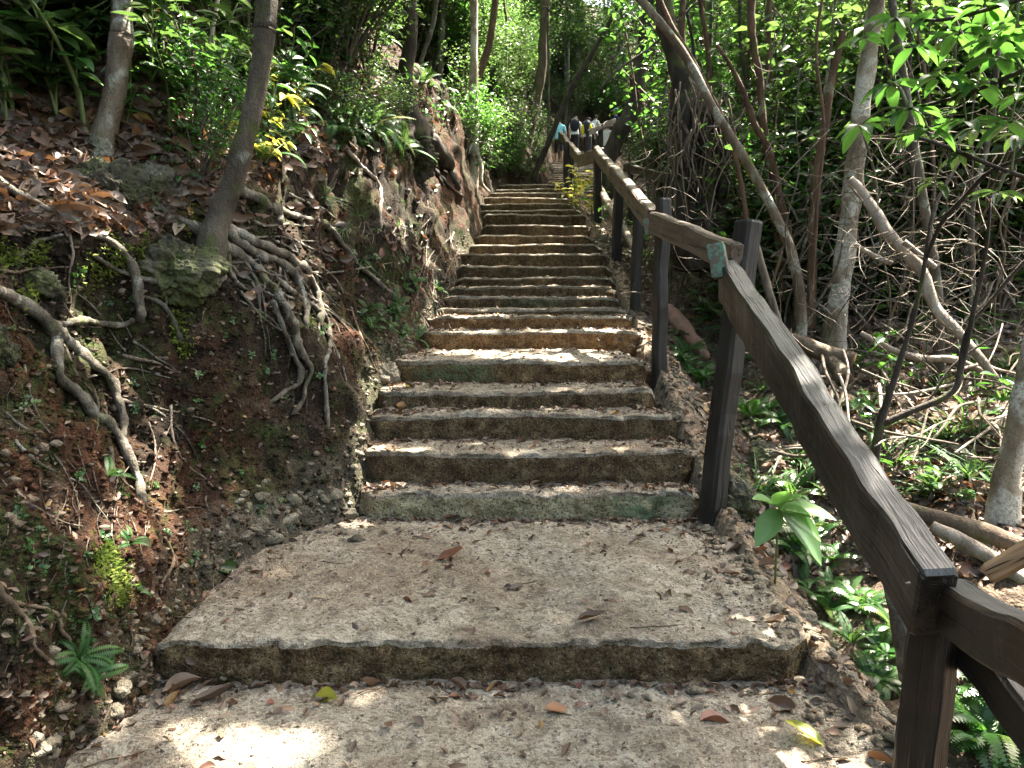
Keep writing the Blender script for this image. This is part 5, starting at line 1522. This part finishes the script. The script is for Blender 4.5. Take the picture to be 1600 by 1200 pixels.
sp = screen_spots(900, (0, 380, 560, 1180), lambda h, x, y: h[0] < -.7 and is_bank(x, y))
litter('bank_crumbs', sp, (.012, .035), ['dry', 'dry_grey'], 'leaf crumbs caught on the cut bank', .6)

# gravel, clods
def lumps(name, spots, Rs, mat, label, power=2.5):
    n = len(spots)
    P = np.array([s[0] for s in spots])
    o = np.array([(1, 0, 0), (-1, 0, 0), (0, 1, 0), (0, -1, 0), (0, 0, 1), (0, 0, -1), (.62, .62, .5), (-.62, .62, .5), (-.62, -.62, .5), (.62, -.62, .5)], float)
    t = np.array([(4, 6, 7), (4, 7, 8), (4, 8, 9), (4, 9, 6), (0, 2, 6), (2, 1, 7), (1, 3, 8), (3, 0, 9), (6, 2, 7), (7, 1, 8), (8, 3, 9), (9, 0, 6), (5, 2, 0), (5, 1, 2), (5, 3, 1), (5, 0, 3)])
    r = Rs[0] + (Rs[1] - Rs[0]) * RNG.random(n) ** power
    j = 1 + RNG.normal(0, .16, (n, 10, 1))
    sc = RNG.uniform(.6, 1.25, (n, 1, 3)) * np.array([1, 1, .75])
    ang = RNG.uniform(0, 2 * math.pi, n); c, s_ = np.cos(ang)[:, None], np.sin(ang)[:, None]
    v = o[None] * j * sc
    v = np.stack([v[..., 0] * c - v[..., 1] * s_, v[..., 0] * s_ + v[..., 1] * c, v[..., 2]], -1)
    V = (P[:, None] + v * r[:, None, None]).reshape(-1, 3)
    T = (t[None] + (np.arange(n) * 10)[:, None, None]).reshape(-1, 3)
    return tag(MB().add(V, None, T).build(name, M[mat], None, True), label, None, None, 'stuff')
sp = []
for k in range(-1, 24):
    sp += tread_pts(k, {-1: 1500, 0: 2300}.get(k, 200), 1.2)
lumps('grit', sp, (.0015, .0075), 'pebble', 'fine grit on the treads')
lumps('gravel', shoulder(5200, 1.2, 14, (-.12, .32)), (.004, .026), 'pebble', 'loose gravel between the steps and the rail', 3)
sp = []
for _ in range(950):
    Y = random.uniform(1.5, 9); d = abs(random.gauss(0, .09))
    p = bank(np.array([foot_s(Y)]), np.array([d]))[0]
    sp.append((p, np.array([.4, 0, .9])))
lumps('rubble', sp, (.004, .026), 'lime', 'pale limestone rubble along the foot of the bank', 3)
sp = screen_spots(8000, (-20, 300, 720, 1180), lambda h, x, y: h[0] < -.5 and h[1] < 12 and is_bank(x, y))
lumps('soil_clods', sp, (.003, .018), 'soil', 'crumbly soil clods on the cut bank', 3)
sp = screen_spots(220, (-20, 300, 620, 1180), lambda h, x, y: h[0] < -.6 and h[1] < 9 and is_bank(x, y))
lumps('bank_stones', sp, (.006, .026), 'pebble', 'small pale stones set in the cut bank', 2.5)
# single stones
STN = [rock_mesh(1, 30 + k, 2, .3, (1, .9, .65)) for k in range(5)]
STM = [MB().add(v, q).mesh('stone', M['lime']) for v, q in STN]
def stone(h, r, label, group):
    o = link('stone', random.choice(STM), None, h)
    o.scale = (r, r * random.uniform(.7, 1), r * random.uniform(.7, 1)); o.rotation_euler = (random.uniform(-.3, .3), random.uniform(-.3, .3), random.uniform(0, 6))
    tag(o, label, 'stone', group)
for h, n in shoulder(80, 1.8, 6.5, (-.04, .25)): stone(h, random.uniform(.016, .04), 'pale knobbly stone in the rubble strip by the rail', 'stones in the rubble strip by the rail')
for x, y in [(225, 985), (240, 968), (262, 955), (215, 1000), (275, 940), (205, 1055), (190, 1075), (180, 1110), (60, 1170), (80, 1160), (110, 1150), (350, 1058), (370, 1070), (985, 1088), (1010, 1090), (1170, 1082), (1090, 1080)]:
    h, n = hit(x, y); stone(h, random.uniform(.014, .034), 'pale limestone lump at the crumbled end of the lowest step', 'limestone lumps round the lowest step')
for k in range(26):
    h, n = hit(random.uniform(340, 560), random.uniform(770, 850)); stone(h, random.uniform(.015, .045), 'grey limestone lump at the foot of the bank by the landing', 'limestone lumps at the foot of the bank')
# twigs lying on the treads
for k in range(30):
    kk = random.choice([-1, -1, 0, 0, 0, 1, 2, 3, 4])
    pts = tread_pts(kk, 1, 1.3)
    if not pts: continue
    h, n = pts[0]; a = random.uniform(-.6, .6); L = random.uniform(.06, .2)
    P = np.array([[math.cos(a) * L * t, math.sin(a) * L * t + random.uniform(-.008, .008), .006] for t in (-.5, -.15, .15, .5)])
    v, q, t = tube(P, [.0028, .0025, .002, .0012], 5, 10)
    tag(MB().add(v, q, t).build('fallen_twig', M['bark_brown'], None, True, h), 'thin dark twig lying on a tread', 'twig', 'twigs lying on the treads')
# moss cushions
sp = []
for x, y, r, m in [(168, 885, 26, 380), (185, 925, 20, 200), (162, 860, 14, 120), (40, 462, 18, 160), (55, 395, 20, 160), (275, 505, 18, 160), (285, 540, 18, 160), (300, 345, 26, 200), (180, 395, 22, 160), (10, 400, 20, 160), (650, 250, 18, 160), (150, 420, 30, 160), (230, 400, 30, 200), (480, 500, 10, 60)]:
    for _ in range(m):
        h, n = hit(random.gauss(x, r * .5), random.gauss(y, r * .6))
        if h is not None and h[0] < -.5: sp.append((h + n * .01, n))
mb = MB(); P = np.array([s[0] for s in sp]); N = np.array([s[1] for s in sp])
v, t, q, rr = place(LO, P, norm(N + rdir(len(P)) * .8), norm(rdir(len(P)) + np.array([0, 0, .5])), RNG.uniform(.010, .026, len(P)), RNG.random(len(P)))
mb.add(v, q, t, rr)
tag(mb.build('moss', M['moss']), 'yellow green moss cushions on the bank', None, None, 'stuff')

# the tangle of fine dead twigs under the thicket
random.seed(909)
mb = MB()
for k in range(1900):
    if random.random() < .75: x0, y0, Yk = random.gauss(1440, 130), random.gauss(400, 150), random.uniform(4.6, 8)
    else: x0, y0, Yk = random.uniform(1000, 1300), random.uniform(180, 480), random.uniform(6, 10)
    if x0 < 1230 and Yk < 6: continue
    p0 = px(x0, y0, Yk); L = random.uniform(.12, .55); d = rdir(1, -.7, .7)[0]
    g_, _n = drop(p0[0], p0[1], p0[2] + 3)
    if g_ is None or p0[2] < g_[2]: continue
    pts = [p0]
    for m in range(4):
        d = norm(d + RNG.normal(0, .28, 3)); pts.append(pts[-1] + d * L / 4)
    r = random.uniform(.0015, .005)
    v, q, t = tube(pts, np.linspace(r, r * .45, 5), 3, 7, cap=False)
    mb.add(v, q, None, random.random(), random.randint(0, 2))
tag(mb.build('twig_tangle', [M['twig'], M['bark_dead'], M['bark_grey']]), 'tangle of fine dead twigs under the thicket', None, None, 'stuff')
# ---------------------------------------------------------------- hikers on the second flight
def skin_body(joints, edges, radii):
    me = bpy.data.meshes.new('body')
    me.from_pydata([tuple(j) for j in joints], edges, [])
    ob = bpy.data.objects.new('body_tmp', me); COL.objects.link(ob)
    md = ob.modifiers.new('skin', 'SKIN'); md.use_smooth_shade = True
    sl = me.skin_vertices[0].data
    for k, r in enumerate(radii): sl[k].radius = r if isinstance(r, tuple) else (r, r)
    sl[0].use_root = True
    ob.modifiers.new('sub', 'SUBSURF').levels = 2
    ob.modifiers['sub'].render_levels = 2
    dg = bpy.context.evaluated_depsgraph_get()
    m2 = bpy.data.meshes.new_from_object(ob.evaluated_get(dg))
    bpy.data.objects.remove(ob); bpy.data.meshes.remove(me)
    return m2
SKIN = flat('skin', (.30, .17, .11), .5)
HAIR = flat('hair', (.012, .010, .009), .5)
def person(label, x, Y, heading, top, bottom, bend=0.0, stride=.16, arm=0.0, hair=True, H=1.66, shorts=True, extra=None):
    h, n = drop(x, Y, path_z(Y) + 1.5)
    k = H / 1.70
    c, s = math.sin(bend), math.cos(bend)
    def up(z, fwd=0.0, sx=0.0):     # point above the hips, torso bent forward
        d = z - .93
        return (sx, fwd * s + d * c, .93 + d * s - fwd * c)
    J = [(0, 0, .95), up(1.08), up(1.25), up(1.40), up(1.48), up(1.535, .01), up(1.60, .02), up(1.68, .01),
         (-.09, 0, .90), (-.10, stride * .5 + .05, .50), (-.10, stride * .5 - .02, .09), (-.10, stride * .5 + .12, .035),
         (.09, 0, .90), (.10, -stride * .5 + .04, .48), (.10, -stride * .5 - .07, .09), (.10, -stride * .5 + .06, .035),
         up(1.38, 0, -.17), up(1.13, .02 + arm * .5, -.23), up(.92 + arm * .6, .10 + arm, -.22), up(.85 + arm * .65, .13 + arm * 1.1, -.21),
         up(1.38, 0, .17), up(1.13, -.02 + arm * .5, .23), up(.92 + arm * .6, .06 + arm, .22), up(.85 + arm * .65, .09 + arm * 1.1, .21)]
    E = [(0, 1), (1, 2), (2, 3), (3, 4), (4, 5), (5, 6), (6, 7), (0, 8), (8, 9), (9, 10), (10, 11), (0, 12), (12, 13), (13, 14), (14, 15),
         (3, 16), (16, 17), (17, 18), (18, 19), (3, 20), (20, 21), (21, 22), (22, 23)]
    Rr = [(.155, .11), (.14, .10), (.155, .11), (.14, .10), .055, .07, .092, .06, .09, .062, .042, .035, .09, .062, .042, .035,
          .058, .045, .034, .036, .058, .045, .034, .036]
    me = skin_body([tuple(np.array(j) * k) for j in J], E, [tuple(np.array(r) * k) if isinstance(r, tuple) else r * k for r in Rr])
    mats = [SKIN, flat('shirt', top), flat('trousers', bottom), HAIR, flat('shoe', (.04, .04, .045))]
    for m in mats: me.materials.append(m)
    inv = lambda p: ((p[1] * c + (p[2] / k - .93) * k * 0), p)
    for p in me.polygons:
        q = np.array(p.center) / k
        d = (q[2] - .93) * s + q[1] * c         # height along the torso above the hips
        f = q[1] * s - (q[2] - .93) * c
        p.use_smooth = True
        if q[2] < .07: m = 4
        elif q[2] < .92 and d < .02: m = 2 if (q[2] > (.48 if shorts else .10) and abs(q[0]) < .2) else 0
        elif d < .54 and (abs(q[0]) < .215 or d > .28): m = 1
        elif d > .60 and f < .035 + (d - .66) * .5 and hair: m = 3
        else: m = 0
        p.material_index = m
    o = link('person', me, None, h)
    o.rotation_euler = (0, 0, heading)
    tag(o, label, 'person')
    # nose and ears sit on the far side; worn things are children
    for nm, v, q, mat in (extra(k, up) if extra else []):
        mb = MB().add(v, q); mb.build(nm, mat, o)
    return o
def ell(c, r, seed=1, rough=.06):
    v, q = rock_mesh(1, seed, 2, rough, (1, 1, 1))
    return v * np.array(r) + np.array(c), q
def backpack(col, side=None):
    def f(k, up):
        v, q = ell(np.array(up(1.22, -.17)) * k, (.17, .12, .24), 3)
        out = [('backpack', v, q, flat('pack', col))]
        if side:
            for sx in (-.14, .14):
                v, q = ell(np.array(up(1.10, -.22, sx)) * k, (.06, .06, .17), 4)
                out.append(('pack_pocket', v, q, flat('pack_side', side)))
        return out
    return f
def hat(col, brim=.16):
    def f(k, up):
        v, q = ell(np.array(up(1.70, .02)) * k, (.115, .125, .075), 5, .02)
        v2, q2 = ell(np.array(up(1.665, .04)) * k, (brim, brim, .014), 6, .02)
        m = flat('hat', col)
        return [('hat', np.vstack([v, v2]), np.vstack([q, q2 + len(v)]), m)]
    return f
person('hiker in a pale blue top and black shorts climbing the bend', 1.62, 27.0, 0, (.22, .55, .62), (.012, .012, .015), .12, .30)
person('hiker in a white shirt and dark trousers leaning forward', 2.22, 27.8, -.2, (.72, .72, .70), (.015, .015, .02), .35, .28, .15, shorts=False, extra=backpack((.02, .02, .025)))
person('hiker carrying a dark backpack with yellow sides', 2.62, 27.3, -.3, (.70, .70, .68), (.02, .02, .025), .25, .25, .2, shorts=False, extra=backpack((.025, .027, .035), (.62, .52, .02)))
person('hiker in a loose white tee and black trousers by the far rail', 3.15, 30.2, -.9, (.74, .74, .72), (.012, .012, .014), .10, .2, .25, shorts=False)
person('hiker in dark blue wearing a light blue cap highest on the flight', 4.05, 31.0, -1.1, (.02, .03, .09), (.05, .05, .06), .05, .2, .15, shorts=False, extra=hat((.25, .45, .6), .12))
person('hiker under a wide white sun hat behind the rail bend', 2.95, 25.0, -.6, (.55, .5, .45), (.04, .04, .05), .2, .2, .2, shorts=False, extra=hat((.75, .74, .70), .23))
# ---------------------------------------------------------------- labels that single things out: what each stands by, then its order
MARKS = [(178, 292, 'the square mossy boulder'), (268, 408, 'the large pitted boulder'), (345, 330, 'the leaning tree foot'), (400, 100, 'the leaning tree trunk'), (175, 120, 'the pale spotted trunk'), (253, 70, 'the thin straight stem'), (325, 70, 'the slanting pale stick'),
         (640, 130, 'the blackened trunk'), (690, 260, 'the black splayed root'), (741, 180, 'the slim mottled tree'), (470, 460, 'the spreading roots'), (420, 400, 'the upper spreading roots'), (480, 590, 'the root tips'), (550, 390, 'the long sunlit root'), (140, 560, 'the thick forked root'), (60, 480, 'the forked root top'),
         (205, 720, 'the knotty root end'), (110, 610, 'the knotty root bend'), (50, 980, 'the curled dark root'), (170, 890, 'the yellow moss'), (260, 890, 'the crooked root'), (595, 310, 'the bleached hooked root'), (606, 588, 'the tan boulder'), (648, 248, 'the mossy ledge stone'), (220, 990, 'the crumbled step end'),
         (60, 310, 'the smooth grey root'), (200, 400, 'the grey root bend'), (30, 160, 'the sunlit upper litter'), (60, 60, 'the glossy broad leaves'), (300, 220, 'the leaf strewn slope'), (500, 250, 'the litter slope'), (500, 100, 'the fern slope'), (680, 480, 'the rusty step'), (650, 540, 'the sunlit landing'),
         (1112, 650, 'the tall post'), (1030, 480, 'the third post'), (995, 420, 'the slender posts'), (963, 350, 'the upper posts'), (1125, 400, 'the green end block'), (1211, 568, 'the knot hole'), (1300, 740, 'the long beam'), (1440, 1080, 'the scuffed post'), (1560, 1110, 'the dark brace'), (1320, 420, 'the white barked tree'), (1360, 60, 'the white barked tree top'),
         (1090, 270, 'the massive black trunk'), (1060, 90, 'the slanting trunk top'), (1170, 260, 'the slanting mottled trunk'), (1185, 120, 'the reddish bent trunk'), (1295, 150, 'the broken snag'), (1272, 330, 'the snag foot'), (1430, 410, 'the bleached branch'), (1500, 520, 'the bleached branch end'), (1440, 230, 'the grey curved trunk'), (1376, 640, 'the forked shrub foot'), (1530, 420, 'the forked shrub arms'),
         (1575, 700, 'the flaking trunk'), (1280, 545, 'the sawn log'), (1500, 830, 'the mossy log'), (1065, 510, 'the pinkish log'), (1215, 800, 'the broad ribbed plant'), (1280, 900, 'the ditch ferns'), (970, 200, 'the broad leaning trunk'), (1000, 60, 'the leaning trunk top'), (830, 190, 'the stout swaying trunk'), (848, 40, 'the stout trunk top'),
         (890, 130, 'the slanting dark trunk'), (915, 205, 'the hikers'), (940, 60, 'the gap above the hikers'), (792, 190, 'the forked sapling'), (760, 60, 'the orange leaning trunk'), (690, 60, 'the pale straight trunk'), (1520, 120, 'the corner leaves'), (1560, 280, 'the dark leafy bough'), (910, 300, 'the sunny seedlings'),
         (705, 873, 'the red curled leaf'), (352, 888, 'the green fallen leaf'), (503, 1092, 'the yellow green leaf'), (1256, 1156, 'the olive yellow leaf'), (925, 972, 'the pale tan leaf'), (405, 1170, 'the sun patch'), (875, 1112, 'the pinkish leaf'), (1180, 1108, 'the buff leaf'), (290, 1085, 'the tan leaf'), (632, 633, 'the orange brown leaf'), (706, 813, 'the reddish brown leaf'), (1076, 800, 'the torn brown leaf'),
         (1010, 790, 'the green paint patch'), (810, 800, 'the notch in the pale riser'), (820, 725, 'the third riser'), (820, 665, 'the fourth riser'), (820, 625, 'the fifth riser'), (690, 580, 'the green mossed riser'), (720, 1040, 'the lowest riser'), (450, 830, 'the limestone rubble'), (1100, 900, 'the rubble edge'), (1250, 1040, 'the crumbled far end'), (690, 900, 'the landing middle')]
MXY = np.array([(m[0], m[1]) for m in MARKS], float)
def to_px(p):
    c, s = math.cos(PITCH), math.sin(PITCH)
    x, y, z = p[0], p[1], p[2] - CAM_H
    f = y * c - z * s; u = y * s + z * c
    return (800 + FPX * x / max(f, .05), 600 - FPX * u / max(f, .05))
ORD = ['', 'second', 'third', 'fourth', 'fifth', 'sixth', 'seventh', 'eighth', 'ninth', 'tenth']
SHORT = {'bush': 'leafy bush', 'shrub': 'twiggy shrub', 'tree': 'leafy tree', 'fern': 'fern', 'seedling': 'leafy seedling', 'grass_tuft': 'grass tuft', 'herb': 'tiny herb', 'fallen_leaf': 'dry fallen leaf', 'stone': 'pale stone', 'liana': 'thin liana', 'dead_stick': 'dead stick',
         'rootlet': 'hair-thin rootlet', 'exposed_root': 'thin wandering root', 'sapling': 'thin bare trunk', 'fallen_twig': 'dark twig'}
TONE = {'leaf_dark': 'dark', 'leaf_bright': 'bright green', 'leaf_green': 'mid green', 'fern_green': 'green', 'leaf_yellow': 'yellow green', 'leaf_dry': 'brown', 'leaf_dry_grey': 'greyish', 'bark_grey': 'grey', 'bark_brown': 'brown', 'bark_red': 'reddish', 'bark_dark': 'blackish', 'bark_pale': 'pale', 'bark_twig': 'tan', 'bark_dead': 'bleached', 'bark_root': 'mottled'}
bpy.context.view_layer.update()
by = {}
for o in COL.objects:
    if o.parent is None and o.get('group') and o.name.split('.')[0] in SHORT:
        by.setdefault(o['label'], []).append(o)
buckets = {}
for lab, obs in by.items():
    if len(obs) < 2: continue
    for o in obs:
        kind = o.name.split('.')[0]
        if o.type == 'MESH':
            co = np.empty(len(o.data.vertices) * 3, np.float32); o.data.vertices.foreach_get('co', co); co = co.reshape(-1, 3).astype(float)
            ctr = o.matrix_world @ Vector(co.mean(0)); m = o.data.materials[0].name
            size = max(o.dimensions)
        else:
            cr = [c for c in o.children if c.name.startswith('crown')] or list(o.children)
            m = cr[0].data.materials[0].name
            ctr = o.matrix_world @ Vector((0, 0, 1.6)); size = o.scale[0]
        x, y = to_px(ctr)
        x = min(1600, max(0, x)); y = min(1200, max(0, y))
        k = int(np.argmin(((MXY - (x, y)) ** 2).sum(1)))
        key = (kind, TONE.get(m, ''), MARKS[k][2])
        buckets.setdefault(key, []).append((abs(x - 820), o, ctr[1]))
NUM = ['first', 'second', 'third', 'fourth', 'fifth', 'sixth', 'seventh', 'eighth', 'ninth', 'tenth', 'eleventh', 'twelfth', 'thirteenth', 'fourteenth', 'fifteenth', 'sixteenth', 'seventeenth', 'eighteenth', 'nineteenth', 'twentieth']
def bands(lst):
    s = sorted(lst, key=lambda a: a[2]); n = len(s)
    return [(w, sorted(s[a:b], key=lambda a: a[0])) for w, a, b in (('front', 0, n // 3), ('middle', n // 3, 2 * n // 3), ('back', 2 * n // 3, n))]
for (kind, tone, mark), lst in buckets.items():
    lst.sort(key=lambda a: a[0])
    noun = SHORT[kind]
    for w in ('green', 'dry', 'pale', 'dark', 'brown'):
        if tone == w and noun.startswith(w + ' '): tone = ''
    base = (tone + ' ' + noun).strip() + ' by ' + mark
    for j, (d, o, Y) in enumerate(lst):
        if len(lst) == 1: o['label'] = base
        elif len(lst) <= 10: o['label'] = base + ', ' + (('closest to' if j == 0 else ORD[j] + ' out from') + ' the steps')
        else: break
    if len(lst) > 10:
        for w, sub in bands(lst):
            for j, (d, o, Y) in enumerate(sub):
                o['label'] = base + ', ' + w + ' row, ' + (NUM[j] if j < 20 else 'among the last') + ' out from the steps'
